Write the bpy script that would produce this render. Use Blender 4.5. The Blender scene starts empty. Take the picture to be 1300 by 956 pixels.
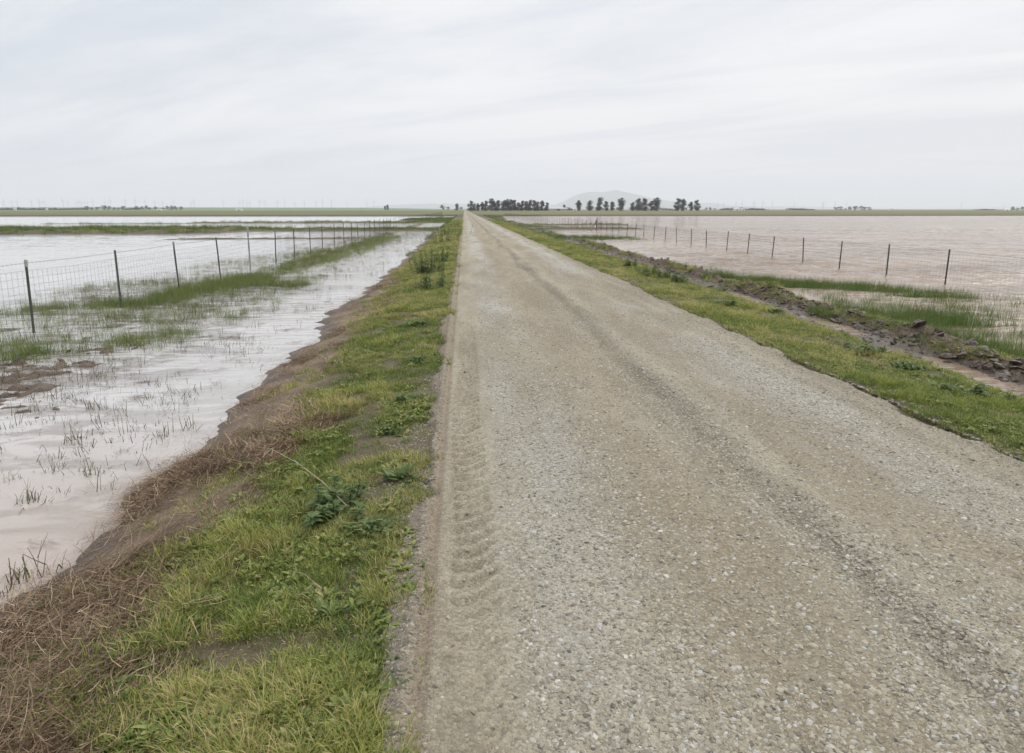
import bpy, math, random
import numpy as np
from mathutils import Vector
R = math.radians
rng = np.random.default_rng(7)
random.seed(7)
sc = bpy.context.scene
COL = sc.collection

# ------------------------------------------------------------------ camera
CAM_H = 1.85
PITCH, YAW = R(10.9), R(3.93)
F, CX, CY = 867.0, 650.0, 433.0
cam_d = bpy.data.cameras.new('camera'); cam = bpy.data.objects.new('camera', cam_d); COL.objects.link(cam)
cam.location = (0, 0, CAM_H)
cam.rotation_euler = (R(90) - PITCH, 0, -YAW)
cam_d.sensor_width = 36.0; cam_d.sensor_fit = 'HORIZONTAL'
cam_d.lens = F / 1300 * 36
cam_d.shift_y = -45 / 1300
cam_d.clip_start = 0.05; cam_d.clip_end = 60000
sc.camera = cam

def ray(px, py):
    x = (px - CX) / F; y = -(py - CY) / F
    r = (math.cos(YAW), -math.sin(YAW), 0)
    f = (math.sin(YAW) * math.cos(PITCH), math.cos(YAW) * math.cos(PITCH), -math.sin(PITCH))
    u = (math.sin(YAW) * math.sin(PITCH), math.cos(YAW) * math.sin(PITCH), math.cos(PITCH))
    return [x * r[i] + y * u[i] + f[i] for i in range(3)]
def G(px, py, z=0.0):
    d = ray(px, py); t = (z - CAM_H) / d[2]
    return d[0] * t, d[1] * t
def AT(px, Y, py=266.0):
    d = ray(px, py); return d[0] / d[1] * Y

# ------------------------------------------------------------------ light
SUN_EL, SUN_AZ = R(44), R(62)       # azimuth clockwise from +Y
world = bpy.data.worlds.new('World'); sc.world = world; world.use_nodes = True

class NT:
    def __init__(s, tree): s.t = tree; s.n = tree.nodes; s.l = tree.links
    def new(s, typ, **kw):
        nd = s.n.new(typ)
        ins = kw.pop('ins', {})
        for k, v in kw.items(): setattr(nd, k, v)
        for k, v in ins.items(): s.set(nd.inputs[k], v)
        return nd
    def set(s, sock, v):
        if isinstance(v, bpy.types.NodeSocket): s.l.new(v, sock)
        elif isinstance(v, (tuple, list)) and sock.type == 'RGBA' and len(v) == 3: sock.default_value = (*v, 1)
        else: sock.default_value = v
    def math(s, op, a, b=0.0, c=None, clamp=False):
        nd = s.n.new('ShaderNodeMath'); nd.operation = op; nd.use_clamp = clamp
        s.set(nd.inputs[0], a); s.set(nd.inputs[1], b)
        if c is not None: s.set(nd.inputs[2], c)
        return nd.outputs[0]
    def mix(s, f, a, b, mode='MIX'):
        nd = s.n.new('ShaderNodeMix'); nd.data_type = 'RGBA'; nd.blend_type = mode; nd.clamp_factor = True
        s.set(nd.inputs[0], f); s.set(nd.inputs[6], a); s.set(nd.inputs[7], b)
        return nd.outputs[2]
    def remap(s, v, a, b, c=0.0, d=1.0, smooth=True):
        nd = s.n.new('ShaderNodeMapRange'); nd.interpolation_type = 'SMOOTHSTEP' if smooth else 'LINEAR'
        for i, q in enumerate((v, a, b, c, d)): s.set(nd.inputs[i], q)
        return nd.outputs[0]
    def noise(s, vec, scale, detail=4, rough=0.55, dist=0.0):
        nd = s.n.new('ShaderNodeTexNoise')
        if vec is not None: s.l.new(vec, nd.inputs['Vector'])
        nd.inputs['Scale'].default_value = scale; nd.inputs['Detail'].default_value = detail
        nd.inputs['Roughness'].default_value = rough; nd.inputs['Distortion'].default_value = dist
        return nd.outputs['Fac']
    def scale(s, vec, v):
        nd = s.n.new('ShaderNodeVectorMath'); nd.operation = 'MULTIPLY'
        s.l.new(vec, nd.inputs[0]); nd.inputs[1].default_value = v
        return nd.outputs[0]

w = NT(world.node_tree); world.node_tree.nodes.clear()
wo = w.new('ShaderNodeOutputWorld')
sky = w.new('ShaderNodeTexSky', sky_type='NISHITA', sun_disc=False)
sky.sun_elevation = SUN_EL; sky.sun_rotation = SUN_AZ; sky.air_density = 1.5; sky.dust_density = 4.0
tc = w.new('ShaderNodeTexCoord')
sep = w.new('ShaderNodeSeparateXYZ', ins={0: tc.outputs['Generated']})
zz = w.math('MAXIMUM', sep.outputs[2], 0.0)
den = w.math('ADD', zz, 0.10)
pu = w.math('DIVIDE', sep.outputs[0], den); pv = w.math('DIVIDE', sep.outputs[1], den)
cmb = w.new('ShaderNodeCombineXYZ', ins={0: pu, 1: pv, 2: 0.0})
rot = w.new('ShaderNodeVectorRotate', ins={'Vector': cmb.outputs[0], 'Angle': R(38)})
stre = w.scale(rot.outputs[0], (0.55, 1.9, 1.0))
c1 = w.noise(stre, 0.55, 7, 0.58, 0.6)
c2 = w.noise(cmb.outputs[0], 0.28, 4, 0.5, 0.3)
cl = w.math('ADD', w.math('MULTIPLY', c1, 0.55), w.math('MULTIPLY', c2, 0.45))
cl = w.remap(cl, 0.37, 0.59, 0, 1)
azi = w.remap(sep.outputs[0], -0.75, 0.55, 0, 1)
hor = w.mix(azi, (0.66, 0.705, 0.80), (0.84, 0.85, 0.90))
up_dark = w.mix(azi, (0.62, 0.68, 0.76), (0.70, 0.73, 0.785))
up_lite = (0.89, 0.89, 0.91)
upc = w.mix(cl, up_dark, up_lite)
elev = w.remap(zz, -0.02, 0.14, 0, 1)
cloud = w.mix(elev, hor, upc)
# a few thin darker streaks low on the right
strk = w.noise(w.scale(cmb.outputs[0], (0.25, 1.1, 1.0)), 1.0, 4, 0.5, 0.2)
sm = w.math('MULTIPLY', w.remap(strk, 0.60, 0.72), w.math('MULTIPLY', w.remap(zz, 0.015, 0.03), w.remap(zz, 0.08, 0.045)))
cloud = w.mix(w.math('MULTIPLY', sm, 0.5), cloud, (0.66, 0.69, 0.74))
zen = w.remap(zz, 0.32, 0.85, 1.0, 2.0)
cm = w.new('ShaderNodeVectorMath', operation='SCALE', ins={0: cloud}); w.set(cm.inputs[3], zen)
skys = w.new('ShaderNodeVectorMath', operation='SCALE', ins={0: sky.outputs[0]}); skys.inputs[3].default_value = 1.0
b_cl = w.new('ShaderNodeBackground', ins={0: cm.outputs[0], 1: 0.93})
b_sk = w.new('ShaderNodeBackground', ins={0: sky.outputs[0], 1: 0.08})
ms = w.new('ShaderNodeMixShader', ins={0: 0.9, 1: b_sk.outputs[0], 2: b_cl.outputs[0]})
w.l.new(ms.outputs[0], wo.inputs[0])

sun_d = bpy.data.lights.new('sun', 'SUN'); sun = bpy.data.objects.new('sun', sun_d); COL.objects.link(sun)
sun_d.energy = 1.5; sun_d.angle = R(22); sun_d.color = (1, 0.95, 0.88)
sd = Vector((math.sin(SUN_AZ) * math.cos(SUN_EL), math.cos(SUN_AZ) * math.cos(SUN_EL), math.sin(SUN_EL)))
sun.rotation_euler = sd.to_track_quat('Z', 'Y').to_euler()
sun.location = (0, 0, 30)

vs = sc.view_settings
vs.view_transform = 'Standard'; vs.look = 'None'; vs.gamma = 1; vs.use_curve_mapping = False
vs.exposure = 0.27
sc.render.engine = 'CYCLES'
cy = sc.cycles
cy.use_denoising = True
try:
    cy.denoiser = 'OPENIMAGEDENOISE'; cy.denoising_input_passes = 'RGB_ALBEDO_NORMAL'; cy.denoising_prefilter = 'ACCURATE'
except Exception: pass
cy.max_bounces = 6; cy.diffuse_bounces = 2; cy.glossy_bounces = 3; cy.transmission_bounces = 3
cy.volume_bounces = 1; cy.transparent_max_bounces = 8
cy.use_adaptive_sampling = True; cy.adaptive_threshold = 0.012
cy.caustics_reflective = False; cy.caustics_refractive = False

# ------------------------------------------------------------------ helpers
def tag(o, label=None, cat=None, group=None, kind=None):
    if label: o['label'] = label
    if cat: o['category'] = cat
    if group: o['group'] = group
    if kind: o['kind'] = kind
    return o
def link(o, parent=None):
    COL.objects.link(o)
    if parent: o.parent = parent
    return o
def empty(name, loc, rz=0.0):
    o = bpy.data.objects.new(name, None); o.location = loc; o.rotation_euler = (0, 0, rz); o.empty_display_size = 0.2
    return link(o)
def mesh_np(name, V, Fc, mat=None, smooth=False, attrs=None):
    """V (n,3); Fc (m,k) all faces of the same corner count"""
    me = bpy.data.meshes.new(name)
    V = np.asarray(V, dtype=np.float32); Fc = np.asarray(Fc, dtype=np.int32)
    k = Fc.shape[1]
    me.vertices.add(len(V)); me.vertices.foreach_set('co', V.ravel())
    me.loops.add(Fc.size); me.loops.foreach_set('vertex_index', Fc.ravel())
    me.polygons.add(len(Fc)); me.polygons.foreach_set('loop_start', np.arange(0, Fc.size, k, dtype=np.int32))
    try: me.polygons.foreach_set('loop_total', np.full(len(Fc), k, dtype=np.int32))
    except Exception: pass
    me.update(calc_edges=True)
    if smooth: me.polygons.foreach_set('use_smooth', np.ones(len(Fc), dtype=bool))
    for an, av in (attrs or {}).items():
        a = me.attributes.new(an, 'FLOAT', 'POINT'); a.data.foreach_set('value', np.asarray(av, dtype=np.float32))
    if mat: me.materials.append(mat)
    return me
class MB:
    """collects simple solids (quads and triangles as lists) into one mesh"""
    def __init__(s): s.v = []; s.f = []
    def box(s, x0, x1, y0, y1, z0, z1):
        b = len(s.v)
        s.v += [(x0,y0,z0),(x1,y0,z0),(x1,y1,z0),(x0,y1,z0),(x0,y0,z1),(x1,y0,z1),(x1,y1,z1),(x0,y1,z1)]
        s.f += [tuple(b+i for i in q) for q in ((0,3,2,1),(4,5,6,7),(0,1,5,4),(1,2,6,5),(2,3,7,6),(3,0,4,7))]
        return s
    def tube(s, pts, rad, n=6, cap=True):
        pts = [Vector(p) for p in pts]
        rads = rad if isinstance(rad, (list, tuple)) else [rad] * len(pts)
        b0 = len(s.v)
        for i, p in enumerate(pts):
            d = (pts[min(i+1, len(pts)-1)] - pts[max(i-1, 0)]).normalized()
            a = Vector((0,0,1)) if abs(d.z) < 0.9 else Vector((1,0,0))
            e1 = d.cross(a).normalized(); e2 = d.cross(e1).normalized()
            for k in range(n):
                t = 2*math.pi*k/n
                s.v.append(tuple(p + (e1*math.cos(t) + e2*math.sin(t))*rads[i]))
        for i in range(len(pts)-1):
            for k in range(n):
                s.f.append((b0+i*n+k, b0+i*n+(k+1)%n, b0+(i+1)*n+(k+1)%n, b0+(i+1)*n+k))
        if cap:
            s.f.append(tuple(b0+k for k in range(n))[::-1]); s.f.append(tuple(b0+(len(pts)-1)*n+k for k in range(n)))
        return s
    def build(s, name, mat, parent=None, smooth=False):
        me = bpy.data.meshes.new(name); me.from_pydata(s.v, [], s.f); me.update()
        if smooth:
            for p in me.polygons: p.use_smooth = True
        me.materials.append(mat)
        return link(bpy.data.objects.new(name, me), parent)

# value noise on numpy arrays
def _h(ix, iy, seed):
    n = (ix.astype(np.int64) * 374761393 + iy.astype(np.int64) * 668265263 + seed * 974711) & 0x7fffffff
    n = ((n ^ (n >> 13)) * 1274126177) & 0x7fffffff
    n = (n ^ (n >> 16)) & 0xffff
    return n / 65535.0
def vn(x, y, seed=0):
    x = np.asarray(x, float); y = np.asarray(y, float)
    ix = np.floor(x); iy = np.floor(y); fx = x - ix; fy = y - iy
    fx = fx*fx*(3-2*fx); fy = fy*fy*(3-2*fy)
    a = _h(ix, iy, seed); b = _h(ix+1, iy, seed); c = _h(ix, iy+1, seed); d = _h(ix+1, iy+1, seed)
    return (a*(1-fx)+b*fx)*(1-fy) + (c*(1-fx)+d*fx)*fy
def fbm(x, y, seed=0, oct=4, gain=0.5):
    s = 0; a = 1; t = 0
    for o in range(oct):
        s = s + a*(vn(x*2**o, y*2**o, seed+o*17)-0.5); t += a; a *= gain
    return s / t * 2      # about -1..1
def ss(x, a, b):
    t = np.clip((x-a)/(b-a), 0, 1); return t*t*(3-2*t)

WATER = -0.45
# ------------------------------------------------------------------ terrain function
_pd = [G(1250, 481, WATER), G(1065, 413, WATER), G(958, 377, WATER), G(893, 349, WATER)]
print('puddles', _pd)
def bern(y): return np.interp(y, [_pd[0][1], _pd[1][1], 22, 50], [_pd[0][0]+0.62, _pd[1][0]+0.60, 8.1, 8.2]) + 0.10*fbm(y*0.35, y*0+3, 5, 3)
# long low spits of land: x0, x1, y centre, half width at x0, half width at x1, top height
SPITS = [(-220, -24, 76, 17, 11, -0.10), (-30, -2, 80, 10, 8, -0.28), (-48, -3, 124, 1.2, 7, -0.30), (-70, -8, 118, 0.8, 2, -0.38),
         (-24, -7.5, 56, 0.5, 0.9, -0.34), (8, 21, 80, 3.0, 1.0, -0.25), (5, 13.2, 54, 5.5, 2.2, -0.36), (8, 25, 103, 3.0, 0.7, -0.28),
         (-14, -1, 160, 30, 60, -0.26), (7, 13, 90, 6, 3, -0.33)]
def terrain(x, y):
    x = np.asarray(x, float); y = np.asarray(y, float)
    n1 = fbm(x*0.35, y*0.35, 1, 4); n2 = fbm(x*1.7, y*1.7, 2, 4); n3 = fbm(x*7, y*7, 3, 3)
    far = ss(y, 20, 90)
    bed = -0.66 + 0.05*n1 + 0.03*n2
    # --- left bank
    sL = -2.55 - 0.22*ss(y, 4.5, 8) + 0.42*fbm(y*0.55, y*0, 11, 3) + 0.18*fbm(y*2.6, y*0, 12, 3) - 0.4*far
    g0 = -1.40 + 0.25*fbm(y*0.6, y*0+9, 13, 3)
    t = np.clip((x - sL)/(g0 - sL), -3, 1)
    left = np.where(t > 0, WATER + (0.36)*np.power(np.clip(t, 0, 1), 0.75), WATER + 0.16*t)
    left = np.where(x > g0, -0.09 + 0.075*ss(x, g0, -0.45), left)
    left = left + (0.035*n2 + 0.012*n3)*ss(x, sL-0.8, sL+0.1)*ss(x, -0.3, -0.6)
    left = np.maximum(left, -0.60)
    # shallow ditch with streaks of mud that just break the surface
    streak = fbm(x*0.8 + y*0.5, y*1.6 - x*0.7, 21, 4)
    flat = -0.53 + 0.05*streak + 0.025*n3
    mud = ss(x, -9.5, -7.2)*ss(x, -4.6, -6.2)*ss(y, 6.2, 8.3)*ss(y, 13.5, 10.2)
    flat = flat + mud*(0.078 + 0.08*n3 + 0.13*fbm(x*1.2+y*1.5, y*6-x*2.0, 22, 4)) + 0.05*ss(fbm(x*0.9, y*2.2, 23, 4), 0.15, 0.5)*ss(x, -3.4, -4.4)
    fen = np.exp(-((x+7.1)/1.0)**2)*ss(y, 22, 33)
    flat = flat + 0.17*fen*(0.7+0.5*n1)
    edge = ss(x, -11.5, -8.5)
    ditch = np.where(x < -2.2, bed*(1-edge) + flat*edge, -2)
    left = np.where(x < sL, np.maximum(left, ditch), left)
    # --- right bank
    bc = bern(y)
    xr = 6.4 + 0.25*fbm(y*0.7, y*0+5, 31, 3)
    rc = bc-0.60
    right = -0.02 - 0.18*ss(x, 4.2, 6.0) - 0.215*ss(x, np.minimum(5.9, rc-1.2), rc-0.35)
    rut = np.exp(-((x-rc+0.06*n2)/0.30)**2)
    pud = 0.45*ss(fbm(y*0.55, y*0+2, 41, 3), 0.0, 0.4)
    for (qx, qy), hl in zip(_pd, (1.1, 1.0, 0.9, 1.5)): pud = np.maximum(pud, ss(np.abs(y-qy), hl*1.5, hl*0.9))
    right = right - rut*(0.02 + 0.10*pud) + 0.02*n3*ss(x, 6.0, 6.5) + 0.03*n2*ss(x, 4.25, 4.7)
    clod = np.abs(fbm(x*4.1, y*4.1, 51, 4))*0.30 + 0.10*n3 + 0.07*fbm(x*1.2, y*1.2, 52, 2)
    berm = np.exp(-((x-bc)/0.34)**2)
    bfade = ss(y, 70, 40)
    right = right + berm*(0.14 + 0.85*clod)*(0.55 + 0.65*vn(y*0.55, y*0, 53))*bfade
    right = right + np.exp(-((x-bc+0.5)/0.75)**2)*0.10*(np.abs(n3))
    drop = ss(x, bc+0.25, bc+0.70 + 0.3*n2)
    right = right*(1-drop) + (bed+0.06)*drop
    z = np.where(x < -0.2, left, np.where(x > 4.2, right, -0.09))
    # --- spits
    for (x0, x1, yc, w0, w1, top) in SPITS:
        u = np.clip((x-x0)/(x1-x0), 0, 1)
        hw = w0*(1-u) + w1*u
        hw = hw*(1 + 0.35*fbm(x*0.12, x*0+yc, 61, 3))
        yy = yc + 1.5*fbm(x*0.05, x*0+yc, 62, 2)
        ends = ss(x, x0-2, x0+1.5)*ss(x, x1+2.5, x1-1.5)
        prof = 1-np.clip(np.abs(y-yy)/np.maximum(hw, 0.3), 0, 1.6)**2
        lift = np.clip(prof*1.2, -0.5, 1)*ends
        zz_ = bed + (top - bed)*np.clip(lift, 0, 1)
        zz_ = zz_ + 0.10*np.clip(lift, 0, 1)*n1
        z = np.where((x < -2.4) | (x > 6.5), np.maximum(z, zz_), z)
    # strip of land beside the road further away, right side
    xe = np.interp(y, [40, 60, 80, 105, 150, 250], [8.0, 9.0, 10.5, 10.0, 9.5, 14]) + 1.2*fbm(y*0.09, y*0, 71, 3)
    st = ss(x, xe+1.5, xe-1.5)*ss(y, 42, 60)
    zs = bed + (-0.36-bed + 0.14*n1 + 0.07*n2)*st
    z = np.where(x > 6.0, np.maximum(z, zs), z)
    # far shore
    sh = 246 + 9*fbm(x*0.01, x*0, 81, 4) + 2*fbm(x*0.1, x*0, 82, 3)
    fl = ss(y, sh-1.5, sh+6)
    zf = -0.12 + 0.1*fbm(x*0.02, y*0.02, 83, 3)*ss(y, 300, 600)
    z = np.where((y > sh-2) & ((x < -0.5) | (x > 4.3)), np.maximum(z, bed + (zf-bed)*fl), z)
    # side shores well outside the picture, and behind
    side = ss(np.abs(x), 900, 960); z = np.maximum(z, bed + (0-bed)*side)
    # gentle rise on the left horizon
    rise = 10.5*ss(y, 2200, 3400)*ss(x, 100, -700)*(1+0.15*fbm(x*0.0012, y*0+1, 84, 3)) + 3.0*ss(y, 2500, 4500)
    z = z + rise*(y > 2000)
    return z
# vegetation cover
def grass_left_edge(y): return -1.50 - 0.04*ss(y, 5, 3) - 0.15*ss(y, 4, 10) - 0.50*ss(y, 12, 26) + 0.30*fbm(y*0.8, y*0+4, 91, 3)
def grass_right_edge(y): return 6.45 + 0.6*ss(y, 10, 18) + 0.30*fbm(y*0.9, y*0+8, 92, 3)
def cover(x, y, z):
    n = fbm(x*1.1, y*1.1, 95, 4); n2 = fbm(x*3.3, y*3.3, 96, 3)
    le = grass_left_edge(y); re = grass_right_edge(y)
    gl = ss(x, le-0.35, le+0.2)*ss(x, -0.18, -0.32)
    gr = ss(x, 4.12, 4.3)*ss(x, re+0.35, re-0.2)
    verge = np.maximum(gl, gr)
    verge = verge*(0.35 + 0.65*ss(n + 0.5*n2, -0.75, -0.1))
    land = ss(z, WATER+0.03, WATER+0.13)*ss(y, 34, 60)
    return np.clip(np.maximum(verge, land*(0.6+0.4*ss(n, -.6, .2))), 0, 1)

# ------------------------------------------------------------------ materials
def mat(name):
    m = bpy.data.materials.new(name); m.use_nodes = True; m.node_tree.nodes.clear()
    return m, NT(m.node_tree)
def finish(nt, shader, disp=None):
    o = nt.new('ShaderNodeOutputMaterial'); nt.l.new(shader, o.inputs[0])
def simple(name, col, rough=0.7, metal=0.0, var=0.15, scale=20, coat=None):
    m, t = mat(name)
    tcn = t.new('ShaderNodeTexCoord')
    n = t.noise(tcn.outputs['Object'], scale, 4)
    k = t.remap(n, 0.3, 0.7, 1-var, 1+var, False)
    c = t.new('ShaderNodeVectorMath', operation='SCALE', ins={0: col}); t.set(c.inputs[3], k)
    out = c.outputs[0]
    if coat:   # rust or dirt patches
        n2 = t.noise(tcn.outputs['Object'], scale*0.6, 6, 0.65)
        out = t.mix(t.remap(n2, 0.52, 0.64), out, coat)
    p = t.new('ShaderNodeBsdfPrincipled', ins={'Base Color': out, 'Roughness': rough, 'Metallic': metal})
    finish(t, p.outputs[0]); return m

# ground
m_ground, t = mat('earth_and_turf')
geo = t.new('ShaderNodeNewGeometry'); P = geo.outputs['Position']
att = t.new('ShaderNodeAttribute', attribute_name='grass').outputs['Fac']
sp = t.new('ShaderNodeSeparateXYZ', ins={0: P})
nA = t.noise(P, 2.2, 6, 0.6); nB = t.noise(P, 14, 5, 0.65); nC = t.noise(P, 70, 4, 0.6)
soil = t.mix(t.remap(nA, 0.35, 0.65), (0.100, 0.068, 0.043), (0.220, 0.158, 0.104))
soil = t.mix(t.remap(nB, 0.35, 0.7), soil, (0.135, 0.10, 0.072))
soil = t.mix(t.math('MULTIPLY', t.remap(nC, 0.5, 0.7), 0.5), soil, (0.40, 0.33, 0.25))
rightside = t.remap(sp.outputs[0], 6.2, 6.7)
soil = t.mix(rightside, soil, t.mix(t.remap(nB, 0.35, 0.65), (0.060, 0.043, 0.030), (0.150, 0.112, 0.080)))
turf = t.mix(t.remap(nB, 0.35, 0.65), (0.045, 0.048, 0.022), (0.095, 0.080, 0.045))
nf = t.noise(t.scale(P, (0.004, 0.02, 1)), 1.0, 5, 0.6)
field = t.mix(t.remap(nf, 0.4, 0.62), (0.090, 0.105, 0.038), (0.145, 0.135, 0.060))
field = t.mix(t.remap(sp.outputs[1], 700, 2600), field, (0.10, 0.155, 0.075))
bank = t.math('MULTIPLY', t.remap(sp.outputs[1], 285, 258), t.remap(sp.outputs[1], 150, 200))
field = t.mix(t.math('MULTIPLY', bank, 0.95), field, (0.075, 0.052, 0.030))
turf = t.mix(t.remap(sp.outputs[1], 60, 180), turf, field)
col = t.mix(att, soil, turf)
wet = t.remap(t.math('ADD', sp.outputs[2], t.math('MULTIPLY', t.math('SUBTRACT', nA, 0.5), 0.22)), WATER+0.13, WATER+0.03)
wetn = t.math('MULTIPLY', wet, t.remap(sp.outputs[1], 300, 200))
col = t.mix(t.math('MULTIPLY', wetn, 0.9), col, t.mix(0.35, (0.055, 0.040, 0.028), col))
rough = t.remap(wetn, 0, 1, 0.92, 0.42)
hgt = t.math('ADD', t.math('MULTIPLY', nB, 0.7), t.math('MULTIPLY', nC, 0.3))
near = t.remap(sp.outputs[1], 60, 15, 0.05, 1.0)
bmp = t.new('ShaderNodeBump', ins={'Height': hgt, 'Distance': 0.05, 'Strength': near})
p = t.new('ShaderNodeBsdfPrincipled', ins={'Base Color': col, 'Roughness': rough, 'Normal': bmp.outputs[0], 'Specular IOR Level': 0.3})
finish(t, p.outputs[0])

# road
m_road, t = mat('crushed_rock')
geo = t.new('ShaderNodeNewGeometry'); P = geo.outputs['Position']
sp = t.new('ShaderNodeSeparateXYZ', ins={0: P}); X = sp.outputs[0]; Y = sp.outputs[1]
fineA = t.new('ShaderNodeTexVoronoi', ins={'Vector': P, 'Scale': 70.0, 'Randomness': 1.0})
fineB = t.new('ShaderNodeTexVoronoi', ins={'Vector': P, 'Scale': 150.0, 'Randomness': 1.0})
hsv = t.new('ShaderNodeSeparateColor', ins={0: fineA.outputs['Color']})
n_big = t.noise(t.scale(P, (1.6, 0.25, 1)), 1.0, 5, 0.6, 0.3)
n_mid = t.noise(t.scale(P, (4, 1.4, 1)), 1.0, 5, 0.6)
n_fin = t.noise(P, 45, 5, 0.7)
wob = t.math('MULTIPLY', t.math('SUBTRACT', t.noise(t.scale(P, (0.0, 0.35, 0)), 1.0, 4), 0.5), 0.9)
Xw = t.math('ADD', X, wob)
base = t.mix(t.remap(n_big, 0.35, 0.65), (0.215, 0.192, 0.140), (0.305, 0.278, 0.212))
base = t.mix(t.math('MULTIPLY', t.remap(n_mid, 0.45, 0.7), 0.45), base, (0.235, 0.20, 0.145))
# pale blue grey fresh rock in two lanes
def band(c, hw, soft): return t.math('MULTIPLY', t.remap(Xw, c-hw-soft, c-hw), t.remap(Xw, c+hw+soft, c+hw))
fresh = t.math('MULTIPLY', t.math('ADD', band(0.62, 0.15, 0.45), band(3.15, 0.2, 0.6), clamp=True), t.remap(t.noise(t.scale(P, (0.7, 0.22, 1)), 1.0, 4, 0.6), 0.42, 0.60))
base = t.mix(t.math('MULTIPLY', fresh, 0.6), base, (0.36, 0.36, 0.345))
# earth brown seam in the middle and dark loose ridge
seam = t.math('MULTIPLY', band(1.95, 0.03, 0.22), t.remap(n_mid, 0.30, 0.55, 0.35, 1.0))
base = t.mix(t.math('MULTIPLY', seam, 0.42), base, (0.13, 0.105, 0.075))
base = t.mix(t.math('MULTIPLY', t.math('ADD', band(1.30, 0.25, 0.40), band(2.75, 0.15, 0.35), clamp=True), t.remap(n_mid, 0.3, 0.65, 0.15, 0.55)), base, (0.205, 0.165, 0.110))
edge = t.math('MULTIPLY', t.remap(X, 3.55, 4.05), t.remap(n_mid, 0.3, 0.6, 0.4, 1.0))
base = t.mix(t.math('MULTIPLY', edge, 0.6), base, (0.19, 0.162, 0.125))
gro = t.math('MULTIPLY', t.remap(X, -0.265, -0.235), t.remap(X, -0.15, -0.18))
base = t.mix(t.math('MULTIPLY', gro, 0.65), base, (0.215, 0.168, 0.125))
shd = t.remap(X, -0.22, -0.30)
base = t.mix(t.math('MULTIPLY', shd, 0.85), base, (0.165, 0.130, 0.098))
# tint of single stones
st = t.mix(t.remap(hsv.outputs[0], 0, 1, 0, 1, False), (0.60, 0.585, 0.56), (1.38, 1.36, 1.33))
base = t.mix(0.62, base, st, 'MULTIPLY')
base = t.mix(t.math('MULTIPLY', t.remap(n_fin, 0.52, 0.75), 0.55), base, (0.16, 0.14, 0.11))
fmask = t.remap(fineA.outputs['Distance'], 0.0, 0.9)
hh = t.math('ADD', t.math('MULTIPLY', fineA.outputs['Distance'], -0.6), t.math('ADD', t.math('MULTIPLY', fineB.outputs['Distance'], -0.25), t.math('MULTIPLY', n_fin, 0.8)))
bmp = t.new('ShaderNodeBump', ins={'Height': hh, 'Distance': 0.012, 'Strength': t.remap(Y, 60, 6, 0.25, 0.9)})
p = t.new('ShaderNodeBsdfPrincipled', ins={'Base Color': base, 'Roughness': 0.9, 'Normal': bmp.outputs[0], 'Specular IOR Level': 0.25})
finish(t, p.outputs[0])

# water: calm muddy ditch, long flooded field to the left, wind ruffled flood to the right
m_water, t = mat('muddy_flood_water')
geo = t.new('ShaderNodeNewGeometry'); P = geo.outputs['Position']
sp = t.new('ShaderNodeSeparateXYZ', ins={0: P}); X = sp.outputs[0]; Y = sp.outputs[1]
rgt = t.remap(X, 6.0, 11.0)
lft = t.remap(X, -9, -16)
w1 = t.noise(t.scale(P, (1.0, 2.6, 1)), 1.1, 5, 0.62, 0.4)
w2 = t.noise(t.scale(P, (0.9, 2.2, 1)), 3.6, 4, 0.6, 0.3)
w4 = t.noise(t.scale(P, (0.45, 1.0, 1)), 0.13, 5, 0.6, 0.4)
w3 = t.noise(t.scale(P, (1.0, 2.0, 1)), 0.32, 4, 0.6, 0.4)
calm = t.noise(t.scale(P, (0.7, 2.2, 1)), 2.2, 4, 0.6, 0.5)
farw = t.remap(Y, 40, 100)
hR = t.math('ADD', t.math('MULTIPLY', t.math('ADD', t.math('MULTIPLY', w1, 0.26), t.math('ADD', t.math('MULTIPLY', w3, 1.3), t.math('MULTIPLY', w4, 2.4))), farw), t.math('MULTIPLY', w2, 0.035))
hL = t.math('ADD', t.math('MULTIPLY', w2, 0.010), t.math('MULTIPLY', w1, 0.015))
hD = t.math('ADD', t.math('MULTIPLY', calm, 0.018), t.math('MULTIPLY', t.noise(P, 9, 3), 0.002))
hh = t.math('ADD', hD, t.math('ADD', t.math('MULTIPLY', rgt, hR), t.math('MULTIPLY', lft, hL)))
gust = t.noise(t.scale(P, (0.12, 0.5, 1)), 1.0, 4, 0.6)
bmp = t.new('ShaderNodeBump', ins={'Height': hh, 'Distance': 1.0, 'Strength': 1.0})
mudR = t.mix(t.remap(gust, 0.35, 0.65), (0.180, 0.128, 0.084), (0.300, 0.230, 0.168))
mudL = t.mix(t.remap(gust, 0.35, 0.65), (0.39, 0.375, 0.36), (0.45, 0.43, 0.415))
mudL = t.mix(t.remap(Y, 9, 3), mudL, (0.33, 0.275, 0.235))
mot = t.noise(t.scale(P, (0.8, 1.8, 1)), 0.8, 6, 0.65, 0.8)
shal = t.math('MULTIPLY', t.remap(mot, 0.46, 0.58), t.math('MULTIPLY', t.remap(X, -2.0, -6.5, 0.25, 1.0), t.math('MULTIPLY', t.remap(X, -14, -10), t.remap(Y, 40, 20))))
mudL = t.mix(t.math('MULTIPLY', shal, 0.8), mudL, (0.125, 0.098, 0.074))
mudc = t.mix(t.remap(X, 2, 8), mudL, mudR)
rg = t.mix(rgt, (0.03, 0.03, 0.03), (0.10, 0.10, 0.10))
p = t.new('ShaderNodeBsdfPrincipled', ins={'Base Color': mudc, 'Roughness': rg, 'IOR': 1.333, 'Normal': bmp.outputs[0]})
finish(t, p.outputs[0])

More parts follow.
